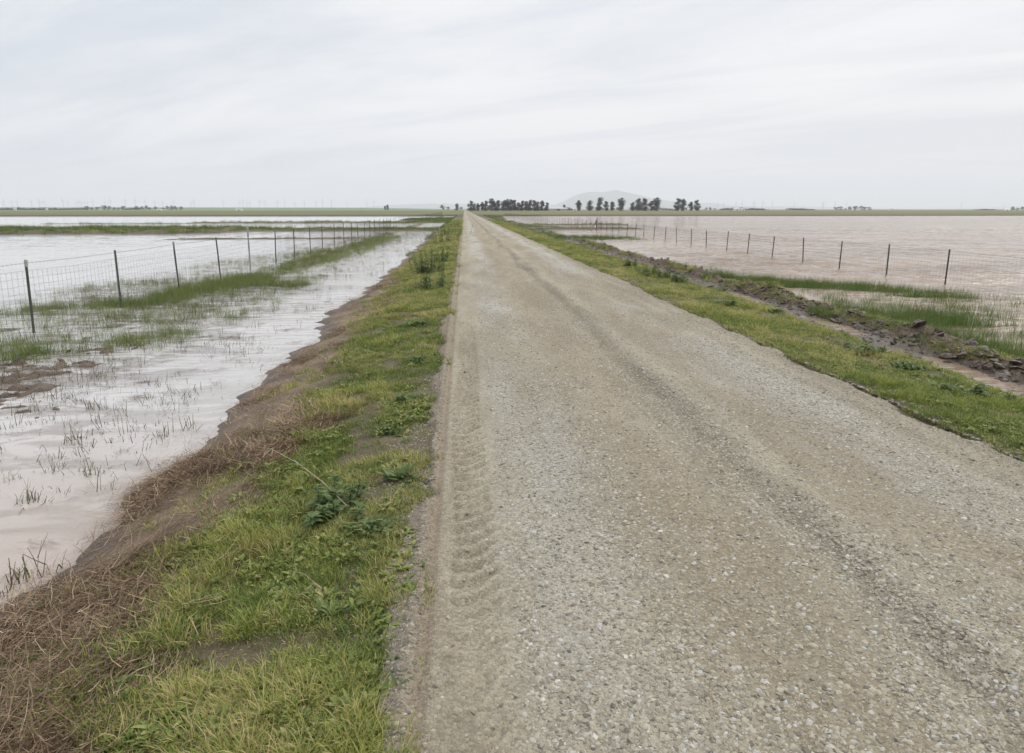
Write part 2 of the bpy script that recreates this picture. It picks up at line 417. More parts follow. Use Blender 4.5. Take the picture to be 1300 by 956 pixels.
def leaf_mat(name, dark, mid, dry, dryness=0.3, transl=0.3, tip=None, rough=0.6):
    m, t = mat(name)
    v = t.new('ShaderNodeAttribute', attribute_name='rnd').outputs['Fac']
    hgt = t.new('ShaderNodeAttribute', attribute_name='hgt').outputs['Fac']
    ti = t.new('ShaderNodeAttribute', attribute_name='tint'); ti.attribute_type = 'INSTANCER'
    ti = ti.outputs['Fac']
    k = t.math('ADD', t.math('MULTIPLY', v, 0.55), t.math('MULTIPLY', ti, 0.45))
    c = t.mix(t.remap(k, 0.15, 0.75), dark, mid)
    dr = t.math('ADD', t.math('MULTIPLY', v, 0.6), t.math('MULTIPLY', ti, 0.4))
    c = t.mix(t.remap(dr, 1-dryness-0.12, 1-dryness+0.05), c, dry)
    if tip: c = t.mix(t.math('MULTIPLY', t.remap(hgt, 0.55, 1.0), 0.5), c, tip)
    d = t.new('ShaderNodeBsdfPrincipled', ins={'Base Color': c, 'Roughness': rough, 'Specular IOR Level': 0.3})
    tr = t.new('ShaderNodeBsdfTranslucent', ins={'Color': c})
    mx = t.new('ShaderNodeMixShader', ins={0: transl, 1: d.outputs[0], 2: tr.outputs[0]})
    finish(t, mx.outputs[0]); return m
m_turf = leaf_mat('verge_grass', (0.125, 0.175, 0.032), (0.400, 0.415, 0.090), (0.52, 0.42, 0.22), 0.30, 0.35, (0.40, 0.40, 0.12))
m_turfd = leaf_mat('dark_grass', (0.080, 0.125, 0.028), (0.17, 0.22, 0.055), (0.22, 0.20, 0.10), 0.15, 0.3)
m_reed = leaf_mat('water_grass', (0.060, 0.105, 0.026), (0.145, 0.205, 0.048), (0.26, 0.22, 0.11), 0.18, 0.35)
m_straw = leaf_mat('dead_straw', (0.110, 0.072, 0.043), (0.30, 0.205, 0.125), (0.56, 0.43, 0.29), 0.28, 0.15)
m_dead = leaf_mat('dead_stalks', (0.050, 0.040, 0.030), (0.125, 0.105, 0.065), (0.14, 0.16, 0.06), 0.28, 0.15)
m_weed = leaf_mat('broad_leaves', (0.075, 0.115, 0.035), (0.17, 0.225, 0.075), (0.32, 0.28, 0.12), 0.16, 0.25)
m_weed2 = leaf_mat('small_leaves', (0.10, 0.14, 0.035), (0.24, 0.28, 0.075), (0.34, 0.30, 0.14), 0.22, 0.3)
m_tree = leaf_mat('gum_tree_leaves', (0.030, 0.040, 0.028), (0.065, 0.075, 0.050), (0.08, 0.085, 0.06), 0.1, 0.2)
m_bark = simple('bark', (0.14, 0.115, 0.095), 0.9)
m_wood = simple('grey_weathered_wood', (0.26, 0.24, 0.215), 0.85, var=0.3, scale=14)
m_twig = simple('dry_twig', (0.33, 0.265, 0.20), 0.85, var=0.25, scale=30)
m_post = simple('dark_green_post_paint', (0.055, 0.062, 0.050), 0.6, var=0.25, scale=9, coat=(0.12, 0.065, 0.04))
m_tip = simple('faded_post_tip', (0.30, 0.29, 0.27), 0.6)
m_pipe = simple('galvanised_pipe', (0.30, 0.31, 0.32), 0.5, metal=0.4, var=0.2, scale=8)
m_wire = simple('fence_wire', (0.10, 0.085, 0.07), 0.7, metal=0.2, var=0.2)
m_steel = simple('turbine_white', (0.42, 0.42, 0.45), 0.5, var=0.03)
m_white = simple('white_siding', (0.70, 0.70, 0.68), 0.7, var=0.06, scale=1)
m_roof = simple('grey_metal_roof', (0.42, 0.44, 0.46), 0.5, var=0.08, scale=0.6)
m_dark = simple('dark_opening', (0.05, 0.05, 0.05), 0.8)
m_wall = simple('tan_siding', (0.38, 0.34, 0.29), 0.8, var=0.1, scale=1)
m_purple = simple('faded_violet_sign', (0.36, 0.32, 0.42), 0.6)
# stones
m_stone, t = mat('crushed_stone')
ti = t.new('ShaderNodeAttribute', attribute_name='tint'); ti.attribute_type = 'INSTANCER'
cr = t.new('ShaderNodeValToRGB'); t.l.new(ti.outputs['Fac'], cr.inputs[0])
els = cr.color_ramp.elements
els[0].position = 0.0; els[0].color = (0.115, 0.105, 0.088, 1)
els[1].position = 1.0; els[1].color = (0.47, 0.445, 0.39, 1)
for pos, c in ((0.15, (0.175, 0.158, 0.125)), (0.45, (0.272, 0.248, 0.190)), (0.7, (0.350, 0.320, 0.250)), (0.88, (0.36, 0.365, 0.355))):
    e = els.new(pos); e.color = (*c, 1)
geo = t.new('ShaderNodeTexCoord')
ns = t.noise(geo.outputs['Object'], 3.0, 4, 0.6)
c = t.mix(t.math('MULTIPLY', t.remap(ns, 0.45, 0.7), 0.3), cr.outputs[0], (0.22, 0.19, 0.15))
p = t.new('ShaderNodeBsdfPrincipled', ins={'Base Color': c, 'Roughness': 0.85, 'Specular IOR Level': 0.3})
finish(t, p.outputs[0])
m_clod = simple('dug_clay', (0.058, 0.041, 0.029), 0.65, var=0.5, scale=6, coat=(0.140, 0.104, 0.075))

# ------------------------------------------------------------------ ground sheet
def steps(a, b, base, ratio, origin):
    out = [a]; v = a
    while v < b:
        v += max(base, ratio*abs(v-origin)); out.append(min(v, b))
    return out
xl = [-v for v in steps(9.5, 18000, 0.05, 0.035, 8.5)][::-1]
xm = list(np.arange(-9.45, -0.2, 0.05)) + list(np.arange(0.0, 4.1, 0.4)) + list(np.arange(4.1, 9.5, 0.05))
xr_ = steps(9.5, 18000, 0.05, 0.035, 8.5)
xs = np.array(xl + xm + xr_)
ys = [-400, -200, -100, -50, -25, -12, -6, -3, -1.5, -0.5] + steps(0.2, 330, 0.045, 0.0085, 0)
ys = np.array(ys + steps(332, 25000, 6, 0.03, 300))
def grid_mesh(name, xs, ys, zf, mat_, attrf=None):
    Xg, Yg = np.meshgrid(xs, ys); Zg = zf(Xg, Yg)
    V = np.stack([Xg, Yg, Zg], -1).reshape(-1, 3)
    nx, ny = len(xs), len(ys)
    i = np.arange(ny-1)[:, None]*nx + np.arange(nx-1)[None]
    Fc = np.stack([i, i+1, i+1+nx, i+nx], -1).reshape(-1, 4)
    at = {k: v.ravel() for k, v in attrf(Xg, Yg, Zg).items()} if attrf else None
    return mesh_np(name, V, Fc, mat_, True, at)
def gattr(x, y, z):
    c = cover(x, y, z)
    c = np.where(y > 240, 1.0, c)
    return {'grass': c*ss(z, WATER-0.02, WATER+0.05)}
ground = link(bpy.data.objects.new('ground', grid_mesh('ground', xs, ys, terrain, m_ground, gattr)))
tag(ground, kind='structure')

# ------------------------------------------------------------------ road sheet
def road_z(x, y):
    e = 0.13*fbm(y*1.1, y*0+1, 101, 4) + 0.07*fbm(x*4, y*4, 110, 3) + 0.04*fbm(y*6, y*0, 102, 2)
    eL = -0.36 + e; eR = 4.16 + 0.13*fbm(y*0.8, y*0+7, 103, 4) + 0.06*fbm(y*5, y*0, 104, 2) + 0.10*fbm(x*3, y*3, 111, 3)
    z = 0.02*np.sin(np.clip(x/4.0, 0, 1)*math.pi) + 0.012*fbm(x*1.5, y*0.8, 105, 4)
    z = z + 0.006*fbm(x*14, y*14, 106, 3)
    wob = 0.9*(vn(y*0.35, y*0+3, 107)-0.5)*0.35
    # loose ridge in the middle with wheel ruts beside it
    z = z + 0.035*np.exp(-((x-2.02-wob)/0.12)**2)*(0.5+0.9*vn(x*6, y*2, 108)) - 0.03*np.exp(-((x-1.80-wob)/0.09)**2)
    z = z + 0.018*np.exp(-((x-3.65-wob)/0.08)**2) - 0.015*np.exp(-((x-3.5-wob)/0.12)**2)
    # groove and tractor tread marks on the left edge
    z = z - 0.016*np.exp(-((x+0.20)/0.028)**2) + 0.012*np.exp(-((x+0.265)/0.03)**2)
    u = (x-0.015-0.03*fbm(y*0.9, y*0, 120, 2))/0.125
    m = ss(np.abs(u), 1.15, 0.75)
    ph = (y - 0.055*(u+0.4)**2*1.2 - 0.22*(x-0.015))/0.15 + 0.5*vn(y*1.5, y*0, 119) + 0.12*fbm(x*9, y*6, 121, 2)
    lug = ss(np.abs((ph % 1.0)-0.5), 0.29, 0.19)
    z = z + m*(0.40+0.60*ss(vn(y*0.9, y*0, 122), 0.15, 0.6))*(-0.030 + 0.058*lug*(0.55+0.45*vn(x*9, y*6, 109)))*ss(y, 14, 8)
    drop = ss(x, eL+0.07, eL-0.07) + ss(x, eR-0.12, eR+0.12)
    return z + 0.012 - drop*0.09
rxs = np.concatenate([np.arange(-0.60, 0.3, 0.014), np.arange(0.3, 4.5, 0.03)])
rys = np.array([-400, -100, -30, -10, -4, -1] + steps(0.4, 300, 0.016, 0.006, 0) + steps(304, 1600, 6, 0.03, 300))
road = link(bpy.data.objects.new('road', grid_mesh('road', rxs, rys, road_z, m_road)))
tag(road, kind='structure')

# ------------------------------------------------------------------ water
def water_z(x, y):
    a = ss(x, 7.8, 11.5); b = ss(x, -9.5, -16)*0.30
    amp = np.maximum(a, b)*ss(y, 100, 60)
    wx = x + 0.8*fbm(x*0.25, y*0.25, 201, 2); wy = y + 0.5*x*0.35
    n = vn(wx*0.75, wy*1.9, 202); m = vn(wx*1.7+5, wy*4.4, 203); k = vn(wx*0.22, wy*0.5, 204)
    h = (1-2*np.abs(n-0.5))*0.120 + (1-2*np.abs(m-0.5))*0.050 + k*0.07 - 0.12
    return WATER + h*amp*(0.45 + 0.9*vn(x*0.08, y*0.15, 205))
wxs = np.array([-v for v in steps(9, 1000, 0.35, 0.03, 8)][::-1] + [-6, -3, 0, 3, 6.5] + steps(7.5, 1000, 0.11, 0.011, 4))
wys = np.array([-390, -100, -20, 0] + steps(4, 100, 0.07, 0.0055, 0) + [110, 130, 160, 200, 290])
water = tag(link(bpy.data.objects.new('water', grid_mesh('water', wxs, wys, water_z, m_water))), kind='structure')

# ------------------------------------------------------------------ scatter tool
def scatter(name, protos, pts, yaw, scale, tint, idx, tilt=None, tiltscale=0.15, label=None, cat=None, zscale=None):
    pc = bpy.data.collections.new(name + '_kinds')
    for i, pm in enumerate(protos):
        o = bpy.data.objects.new(f'{name}_kind_{i:02d}', pm); pc.objects.link(o)
    n = len(pts)
    me = bpy.data.meshes.new(name); me.vertices.add(n); me.vertices.foreach_set('co', np.asarray(pts, np.float32).ravel())
    rotv = np.zeros((n, 3), np.float32); rotv[:, 2] = yaw
    if tilt is None: rotv[:, 0] = rng.normal(0, tiltscale, n); rotv[:, 1] = rng.normal(0, tiltscale, n)
    else: rotv[:, :2] = tilt
    sv = np.repeat(np.asarray(scale, np.float32)[:, None], 3, 1)
    if zscale is not None: sv[:, 2] *= zscale
    a = me.attributes.new('rotv', 'FLOAT_VECTOR', 'POINT'); a.data.foreach_set('vector', rotv.ravel())
    a = me.attributes.new('sclv', 'FLOAT_VECTOR', 'POINT'); a.data.foreach_set('vector', sv.ravel())
    a = me.attributes.new('tint', 'FLOAT', 'POINT'); a.data.foreach_set('value', np.asarray(tint, np.float32))
    a = me.attributes.new('kindi', 'INT', 'POINT'); a.data.foreach_set('value', np.asarray(idx, np.int32))
    o = link(bpy.data.objects.new(name, me))
    g = bpy.data.node_groups.new(name, 'GeometryNodeTree')
    g.interface.new_socket('Geometry', in_out='INPUT', socket_type='NodeSocketGeometry')
    g.interface.new_socket('Geometry', in_out='OUTPUT', socket_type='NodeSocketGeometry')
    gi = g.nodes.new('NodeGroupInput'); go = g.nodes.new('NodeGroupOutput')
    ci = g.nodes.new('GeometryNodeCollectionInfo'); ci.inputs[0].default_value = pc
    ci.inputs['Separate Children'].default_value = True; ci.inputs['Reset Children'].default_value = True
    iop = g.nodes.new('GeometryNodeInstanceOnPoints')
    iop.inputs['Pick Instance'].default_value = True
    def na(nm, typ):
        q = g.nodes.new('GeometryNodeInputNamedAttribute'); q.data_type = typ; q.inputs[0].default_value = nm
        return [s for s in q.outputs if s.enabled and s.name == 'Attribute'][0]
    e2r = g.nodes.new('FunctionNodeEulerToRotation')
    L = g.links.new
    L(na('rotv', 'FLOAT_VECTOR'), e2r.inputs[0]); L(e2r.outputs[0], iop.inputs['Rotation'])
    L(na('sclv', 'FLOAT_VECTOR'), iop.inputs['Scale']); L(na('kindi', 'INT'), iop.inputs['Instance Index'])
    L(gi.outputs[0], iop.inputs['Points']); L(ci.outputs[0], iop.inputs['Instance']); L(iop.outputs[0], go.inputs[0])
    md = o.modifiers.new('scatter', 'NODES'); md.node_group = g
    tag(o, label, cat, None, 'stuff')
    return o

def tuft(name, n, rad, h, wd, bend, m, seed, lying=False, segs=3, hvar=0.5, fan=0.35):
    r = np.random.default_rng(seed)
    V = []; Fc = []; rn = []; hg = []
    for b in range(n):
        a = r.uniform(0, 6.283); d = rad*math.sqrt(r.uniform(0, 1))
        bx, by = d*math.cos(a), d*math.sin(a)
        hh = h*r.uniform(1-hvar, 1+hvar*0.4); ww = wd*r.uniform(0.6, 1.3)
        la = a + r.normal(0, 0.9); fn = abs(r.normal(fan, fan*0.6)); bd = bend*r.uniform(0.3, 1.6)
        c = r.uniform(0, 1)
        px_, py_ = -math.sin(la), math.cos(la)
        tw = r.uniform(-1, 1)
        px_, py_ = math.cos(la+1.57+tw), math.sin(la+1.57+tw)
        x, y, z = bx, by, -0.01 if not lying else r.uniform(0.0, 0.02)
        ang = fn if not lying else r.uniform(1.35, 1.6)
        base = len(V)
        for s_ in range(segs+1):
            f = s_/segs
            wl = ww*(1-f)**0.7 if s_ < segs else 0.0
            if s_ < segs:
                V.append((x-px_*wl/2, y-py_*wl/2, z)); V.append((x+px_*wl/2, y+py_*wl/2, z)); rn += [c, c]; hg += [f, f]
            else:
                V.append((x, y, z)); V.append((x + 1e-4, y, z)); rn += [c, c]; hg += [1, 1]
            if s_ < segs:
                sl = hh/segs
                x += math.sin(ang)*math.cos(la)*sl; y += math.sin(ang)*math.sin(la)*sl; z += math.cos(ang)*sl
                if not lying: ang = min(ang+bd/segs, 2.4)
                else: la += r.normal(0, 0.15); z = max(z, 0.002)
        for s_ in range(segs):
            q = base+2*s_
            Fc.append((q, q+1, q+3, q+2))
    return mesh_np(name, V, Fc, m, False, {'rnd': rn, 'hgt': hg})

def sample(n, x0, x1, y0, y1, dens, power=1.0):
    """points with density falling with distance; power 1: per unit log distance, 2: equal area density"""
    u = rng.uniform(0, 1, n)
    if power == 1.0: y = y0*(y1/y0)**u
    else: y = y0 + (y1-y0)*u
    x = rng.uniform(x0, x1, n)
    z = terrain(x, y)
    d = dens(x, y, z)
    k = rng.uniform(0, 1, n) < d
    return np.stack([x[k], y[k], z[k]], 1)

# ---- verge grass
protos = [tuft('turf_a', 56, 0.11, 0.048, 0.0050, 1.0, m_turf, 1, fan=0.6), tuft('turf_b', 52, 0.13, 0.032, 0.0060, 0.8, m_turf, 2, fan=0.9),
          tuft('turf_c', 40, 0.06, 0.12, 0.0045, 1.2, m_turf, 3), tuft('turf_d', 38, 0.08, 0.075, 0.0050, 1.0, m_turfd, 4),
          tuft('turf_e', 30, 0.12, 0.045, 0.009, 0.6, m_turfd, 5, fan=0.9, segs=2)]
def verge(x, y, z):
    le = grass_left_edge(y); re = grass_right_edge(y)
    n = fbm(x*1.1, y*1.1, 95, 4); n2 = fbm(x*3.3, y*3.3, 96, 3)
    wb = 0.22*fbm(x*2.0, y*2.0, 97, 3)
    gl = ss(x, le-0.30, le+0.15)*np.maximum(ss(x+wb*0.9, -0.24, -0.42), 0.10*ss(x, -0.20, -0.3)*(n2 > 0.1))
    gr = ss(x+wb, 4.02, 4.34)*ss(x, re+0.30, re-0.2)
    stray = 0.30*ss(x, le-1.0, le-0.2)*ss(z, WATER+0.08, WATER+0.2)*ss(n2, 0.0, 0.35)*(x < -0.2)
    stray = np.maximum(stray, 0.8*np.exp(-((x-bern(y))/0.55)**2)*ss(z, WATER+0.05, WATER+0.12)*ss(fbm(x*1.5, y*1.0, 98, 3), 0.0, 0.35)*(x > 6))
    return np.maximum(np.maximum(gl, gr)*(0.05 + 0.95*ss(n + 0.9*n2, -0.50, 0.05)), stray)
A = []
for (n, x0, x1, y0, y1) in ((24000, -2.6, -0.2, 1.6, 9), (26000, 4.0, 8.6, 4.0, 16), (15000, 4.0, 8.6, 1.0, 4.0), (4000, -2.6, -0.2, 0.7, 1.6), (19000, -2.7, -0.2, 9, 35), (24000, 4.0, 8.8, 16, 45),
                            (9000, -2.4, -0.2, 35, 130), (9000, 4.0, 7.0, 45, 130)):
    A.append(sample(n, x0, x1, y0, y1, verge))
pts = np.concatenate(A); n = len(pts)
big = fbm(pts[:, 0]*0.9, pts[:, 1]*0.9, 111, 3)
tint = np.clip(0.5 + 0.95*fbm(pts[:, 0]*0.9, pts[:, 1]*0.9, 112, 4) + rng.normal(0, 0.17, n) + 0.3*ss(pts[:, 1], 16, 22)*(pts[:, 0] < 0)*(pts[:, 1] < 60), 0, 1)
idx = rng.choice(5, n, p=[.30, .30, .05, .15, .20])
idx = np.where((big > 0.30) & (rng.uniform(0, 1, n) < 0.22), 2, idx)
scl = rng.uniform(0.65, 1.25, n)*(1+0.35*np.clip(big, -0.8, 1))*(1+np.clip(pts[:, 1]-8, 0, 60)*0.018)*np.where(pts[:, 1] < 9, 0.82, 1)
scatter('verge_grass', protos, pts, rng.uniform(0, 6.28, n), scl, tint, idx, label='short yellow green grass on both road verges', cat='grass')
print('verge', n)

# ---- broad leaved small weeds in the verge
def leaf_rosette(name, n, ln, wd, m, seed, lift=0.5, upright=0.0, spread=0.12):
    r = np.random.default_rng(seed); V = []; Fc = []; rn = []; hg = []
    prof = [0.12, 0.55, 0.95, 1.0, 0.7, 0.08]
    for b in range(n):
        a = r.uniform(0, 6.283); L_ = ln*r.uniform(0.55, 1.15); W_ = wd*r.uniform(0.7, 1.2)
        ang = r.uniform(0.5, 1.35)*(1-upright) + upright*r.uniform(0.1, 0.7)
        x = y = 0.0; z = 0.0; x += r.normal(0, ln*spread); y += r.normal(0, ln*spread)
        c = r.uniform(0, 1); base = len(V)
        ca, sa = math.cos(a), math.sin(a)
        for i, pw in enumerate(prof):
            wl = W_*pw/2; cup = wl*0.35
            V += [(x-sa*wl, y+ca*wl, z+cup), (x, y, z), (x+sa*wl, y-ca*wl, z+cup)]
            rn += [c]*3; hg += [i/5]*3
            sl = L_/5
            x += math.sin(ang)*ca*sl; y += math.sin(ang)*sa*sl; z += math.cos(ang)*sl
            z = max(z, 0.004)
            ang += lift*r.uniform(0.1, 0.5)
        for i in range(5):
            q = base+3*i
            Fc += [(q, q+1, q+4, q+3), (q+1, q+2, q+5, q+4)]
    return mesh_np(name, V, Fc, m, True, {'rnd': rn, 'hgt': hg})
wp = [leaf_rosette('weed_a', 12, 0.034, 0.014, m_weed2, 21), leaf_rosette('weed_b', 16, 0.024, 0.014, m_weed2, 22, 0.3),
      leaf_rosette('weed_c', 8, 0.060, 0.013, m_weed2, 23, 0.6)]
def weedd(x, y, z):
    return verge(x, y, z)*(0.15+0.85*ss(fbm(x*2.2, y*2.2, 121, 4), -0.1, 0.4))
pts = np.concatenate([sample(6500, -1.8, -0.2, 1.6, 14, weedd), sample(7500, 4.0, 6.9, 2, 25, weedd)]); n = len(pts)
pts[:, 2] += 0.02
scatter('verge_weeds', wp, pts, rng.uniform(0, 6.28, n), rng.uniform(0.6, 1.4, n), rng.uniform(0, 1, n), rng.integers(0, 3, n), label='small broad leaved weeds among the verge grass', cat='weeds')

# ---- straw and dead stems on the left bank
sp_ = [tuft('straw_a', 14, 0.14, 0.22, 0.003, 0, m_straw, 31, lying=True, segs=3), tuft('straw_b', 14, 0.12, 0.15, 0.0035, 0, m_straw, 32, lying=True, segs=3),
       tuft('straw_c', 20, 0.16, 0.09, 0.004, 0, m_straw, 33, lying=True, segs=2)]
# combed straw: stems all about one way
def combed(name, n, seed):
    r = np.random.default_rng(seed); V = []; Fc = []; rn = []; hg = []
    for b in range(n):
        x, y = r.normal(0, 0.13), r.normal(0, 0.08); z = r.uniform(0.003, 0.03); a = r.normal(0, 0.30); L_ = r.uniform(0.08, 0.26); w_ = r.uniform(0.0012, 0.0032)
        c = r.uniform(0, 1); base = len(V)
        for i in range(4):
            wl = w_*(1-0.25*i)
            V += [(x-math.sin(a)*wl, y+math.cos(a)*wl, z), (x+math.sin(a)*wl, y-math.cos(a)*wl, z+0.0015)]; rn += [c]*2; hg += [i/3]*2
            x += math.cos(a)*L_/3; y += math.sin(a)*L_/3; a += r.normal(0, 0.16); z = max(0.002, z + r.normal(0, 0.010))
        for i in range(3):
            q = base+2*i; Fc.append((q, q+1, q+3, q+2))
    return mesh_np(name, V, Fc, m_straw, False, {'rnd': rn, 'hgt': hg})
sp_ += [combed('straw_d', 34, 34), combed('straw_e', 30, 35)]
def strawd(x, y, z):
    le = grass_left_edge(y)
    return ss(x, le+0.35, le-0.15)*ss(z, WATER-0.01, WATER+0.05)*(x < -0.6)*(0.04+0.62*ss(fbm(x*1.3, y*0.9, 131, 4), -0.10, 0.40))
def floatd(x, y, z): return ss(fbm(x*0.8+3, y*1.6, 133, 4), -0.05, 0.35)*ss(x, -3.6, -5.0)*ss(x, -11.5, -9)*0.8 + 0.06
fl_ = np.concatenate([sample(1500, -11.5, -2.9, 4, 14, floatd, 2), sample(2200, -11, -3.0, 14, 60, floatd, 2)]); fl_ = fl_[fl_[:, 2] < WATER+0.03]; fl_[:, 2] = np.maximum(fl_[:, 2], WATER+0.001)
pts = np.concatenate([sample(15000, -3.4, -0.8, 1.5, 12, strawd), sample(7000, -3.6, -0.8, 12, 45, strawd), fl_]); n = len(pts); nf_ = len(fl_)
idx = rng.choice(5, n, p=[.10, .12, .16, .34, .28])
scatter('dead_straw', sp_, pts, R(60)+rng.normal(0, 0.45, n), np.where(np.arange(n) >= n-nf_, 0.62, 1)*rng.uniform(0.6, 1.15, n)*(1+pts[:, 1]*0.012), np.where(np.arange(n) >= n-nf_, 0.0, 1)*np.clip(0.5+0.5*fbm(pts[:, 0]*1.5, pts[:, 1]*1.5, 132, 3)+rng.normal(0, .15, n), 0, 1), idx, tilt=rng.normal(0, 0.10, (n, 2))*np.where(np.arange(n) >= n-nf_, 0.3, 1)[:, None], label='brown matted straw along the ditch bank', cat='straw')
print('straw', n)

# ---- upright water grass, left fence band and right reed beds
rp = [tuft('reed_a', 16, 0.10, 0.34, 0.0065, 0.45, m_reed, 41, fan=0.12), tuft('reed_b', 20, 0.13, 0.26, 0.006, 0.5, m_reed, 42, fan=0.18),
      tuft('reed_c', 7, 0.12, 0.40, 0.005, 0.3, m_reed, 43, fan=0.10), tuft('reed_d', 12, 0.10, 0.2, 0.008, 0.9, m_turfd, 44, fan=0.4)]
# reed beds on the flooded right side: centre x, centre y, half sizes, density
BEDS = []
def bed(px0, py0, px1, py1, hw, d):
    a = G(px0, py0, WATER); b = G(px1, py1, WATER); BEDS.append((a, b, hw, d))
bed(925, 356, 1080, 367, 0.85, 0.85); bed(1080, 367, 1200, 380, 0.7, 0.7); bed(1075, 402, 1210, 411, 0.8, 0.9)
bed(1205, 440, 1340, 466, 0.75, 0.9); bed(1180, 425, 1300, 440, 0.7, 0.16)
bed(1120, 384, 1330, 410, 1.5, 0.11); bed(1200, 400, 1330, 440, 1.3, 0.16); bed(1100, 372, 1330, 392, 1.8, 0.05)
bed(870, 342, 905, 345, 0.5, 0.12); bed(700, 303, 788, 304, 3.2, 1.0)
def segd(x, y, a, b):
    ax, ay = a; bx, by = b; dx, dy = bx-ax, by-ay
    t_ = np.clip(((x-ax)*dx+(y-ay)*dy)/(dx*dx+dy*dy), 0, 1)
    return np.hypot(x-ax-t_*dx, y-ay-t_*dy)
def reedR(x, y, z):
    n = fbm(x*1.3, y*1.3, 141, 3); d = np.zeros_like(x)
    for a, b, hw, k in BEDS:
        d = np.maximum(d, k*ss(segd(x, y, a, b) + 0.45*hw*n, hw*1.25, hw*0.55))
    return d*(z < WATER+0.10)
LB = []
def lbed(px0, py0, px1, py1, hw, d):
    LB.append((G(px0, py0, WATER), G(px1, py1, WATER), hw, d))
lbed(62, 392, 150, 390, 0.55, 0.7); lbed(150, 388, 230, 378, 0.75, 0.9); lbed(230, 375, 330, 352, 0.8, 1.0); lbed(330, 352, 440, 322, 0.8, 1.0)
lbed(345, 362, 375, 362, 0.5, 0.9); lbed(170, 432, 225, 425, 0.45, 0.8); lbed(300, 335, 430, 318, 1.2, 0.35); lbed(160, 345, 300, 340, 1.2, 0.18)
lbed(0, 440, 20, 455, 0.4, 0.5); lbed(0, 395, 60, 400, 0.6, 0.22); lbed(90, 410, 300, 400, 1.1, 0.20); lbed(0, 430, 150, 440, 0.7, 0.16)
lbed(440, 322, 500, 300, 0.9, 0.7); lbed(0, 415, 330, 385, 2.2, 0.09); lbed(150, 400, 420, 340, 1.6, 0.12); lbed(60, 372, 300, 350, 1.6, 0.10)
def reedL(x, y, z):
    n = fbm(x*1.3, y*1.3, 142, 3); d = np.zeros_like(x)
    for a, b, hw, k in LB:
        d = np.maximum(d, k*ss(segd(x, y, a, b) + 0.75*hw*n, hw*1.5, hw*0.35))
    return d*(z < WATER+0.2)
ptsR = np.concatenate([sample(48000, 7.4, 15, 5, 30, reedR, 2), sample(6000, 5.5, 14, 30, 62, reedR, 2)])
ptsL = np.concatenate([sample(20000, -11.5, -4.5, 8, 24, reedL, 2), sample(9000, -11, -4.5, 24, 60, reedL, 2)])
pts = np.concatenate([ptsR, ptsL]); pts[:, 2] = np.maximum(pts[:, 2], WATER-0.08); n = len(pts)
idx = rng.choice(4, n, p=[.42, .3, .2, .08])
isR = np.arange(n) < len(ptsR)
scl = rng.uniform(0.65, 1.15, n)*np.where(isR, 1.10, 0.95)
tint = np.clip(np.where(isR, 0.30, 0.70) + rng.normal(0, .18, n) + 0.2*fbm(pts[:, 0], pts[:, 1], 143, 2), 0, 1)
scatter('water_grass', rp, pts, rng.uniform(0, 6.28, n), scl, tint, idx, tiltscale=0.10, label='upright green grass standing in the flood water', cat='grass')
print('reeds', n)

# ---- coarse grass on the far spits and strips
fp = [tuft('coarse_a', 26, 0.28, 0.42, 0.018, 0.9, m_turfd, 51, fan=0.3), tuft('coarse_b', 24, 0.35, 0.28, 0.022, 0.9, m_reed, 52, fan=0.5),
      tuft('coarse_c', 22, 0.3, 0.22, 0.024, 0.9, m_turf, 53, fan=0.5)]
def spitd(x, y, z):
    return ss(z, WATER+0.01, WATER+0.14)*(0.4+0.6*ss(fbm(x*0.3, y*0.3, 151, 3), -.4, .2))*((x < -2.6) | (x > 6.6))
pts = np.concatenate([sample(26000, -110, -12, 52, 135, spitd, 2), sample(20000, -14, -2.6, 34, 250, spitd, 2), sample(20000, 6.6, 27, 38, 250, spitd, 2)])
n = len(pts)
idx = rng.choice(3, n, p=[.42, .36, .22])
scl = rng.uniform(0.5, 1.15, n)*np.where(pts[:, 0] < -20, 1.25, 0.75)
scatter('spit_grass', fp, pts, rng.uniform(0, 6.28, n), scl, rng.uniform(0, .8, n), idx, label='coarse dark green grass on low spits between flooded fields', cat='grass')
print('spit', n)

# ---- dead stalks standing in the ditch
def stalks(name, n, h, seed, spread=0.12):
    r = np.random.default_rng(seed); V = []; Fc = []; rn = []; hg = []
    for b in range(n):
        x, y, z = r.normal(0, spread), r.normal(0, spread), -0.02
        a = r.uniform(0, 6.28); an = r.uniform(0.1, 1.0); L_ = h*r.uniform(0.4, 1.2); c = r.uniform(0, 1); base = len(V); w_ = r.uniform(0.0015, 0.004); an = an*1.5 if b % 3 == 0 else an*0.6
        for i in range(4):
            wl = w_*(1-0.22*i)
            V += [(x-math.sin(a)*wl, y+math.cos(a)*wl, z), (x+math.sin(a)*wl, y-math.cos(a)*wl, z)]; rn += [c]*2; hg += [i/3]*2
            x += math.sin(an)*math.cos(a)*L_/3; y += math.sin(an)*math.sin(a)*L_/3; z += math.cos(an)*L_/3; an += r.choice([r.uniform(-0.1, 0.2), r.uniform(0.6, 1.6)], p=[.75, .25])
        for i in range(3):
            q = base+2*i; Fc.append((q, q+1, q+3, q+2))
    return mesh_np(name, V, Fc, m_dead, False, {'rnd': rn, 'hgt': hg})
dp = [stalks('stalk_a', 6, 0.14, 61, 0.06), stalks('stalk_b', 9, 0.10, 62, 0.09), stalks('stalk_c', 4, 0.20, 63, 0.05), stalks('stalk_d', 14, 0.07, 64, 0.14)]
def stalkd(x, y, z):
    n = fbm(x*0.7, y*0.9, 161, 4)
    m = ss(x, -2.9, -3.6)*ss(x, -12, -9)
    k = 0.06 + 0.94*ss(n, -0.15, 0.30)
    wall = 0.45 + 0.55*ss(x, -4.2, -5.8)
    return m*k*wall
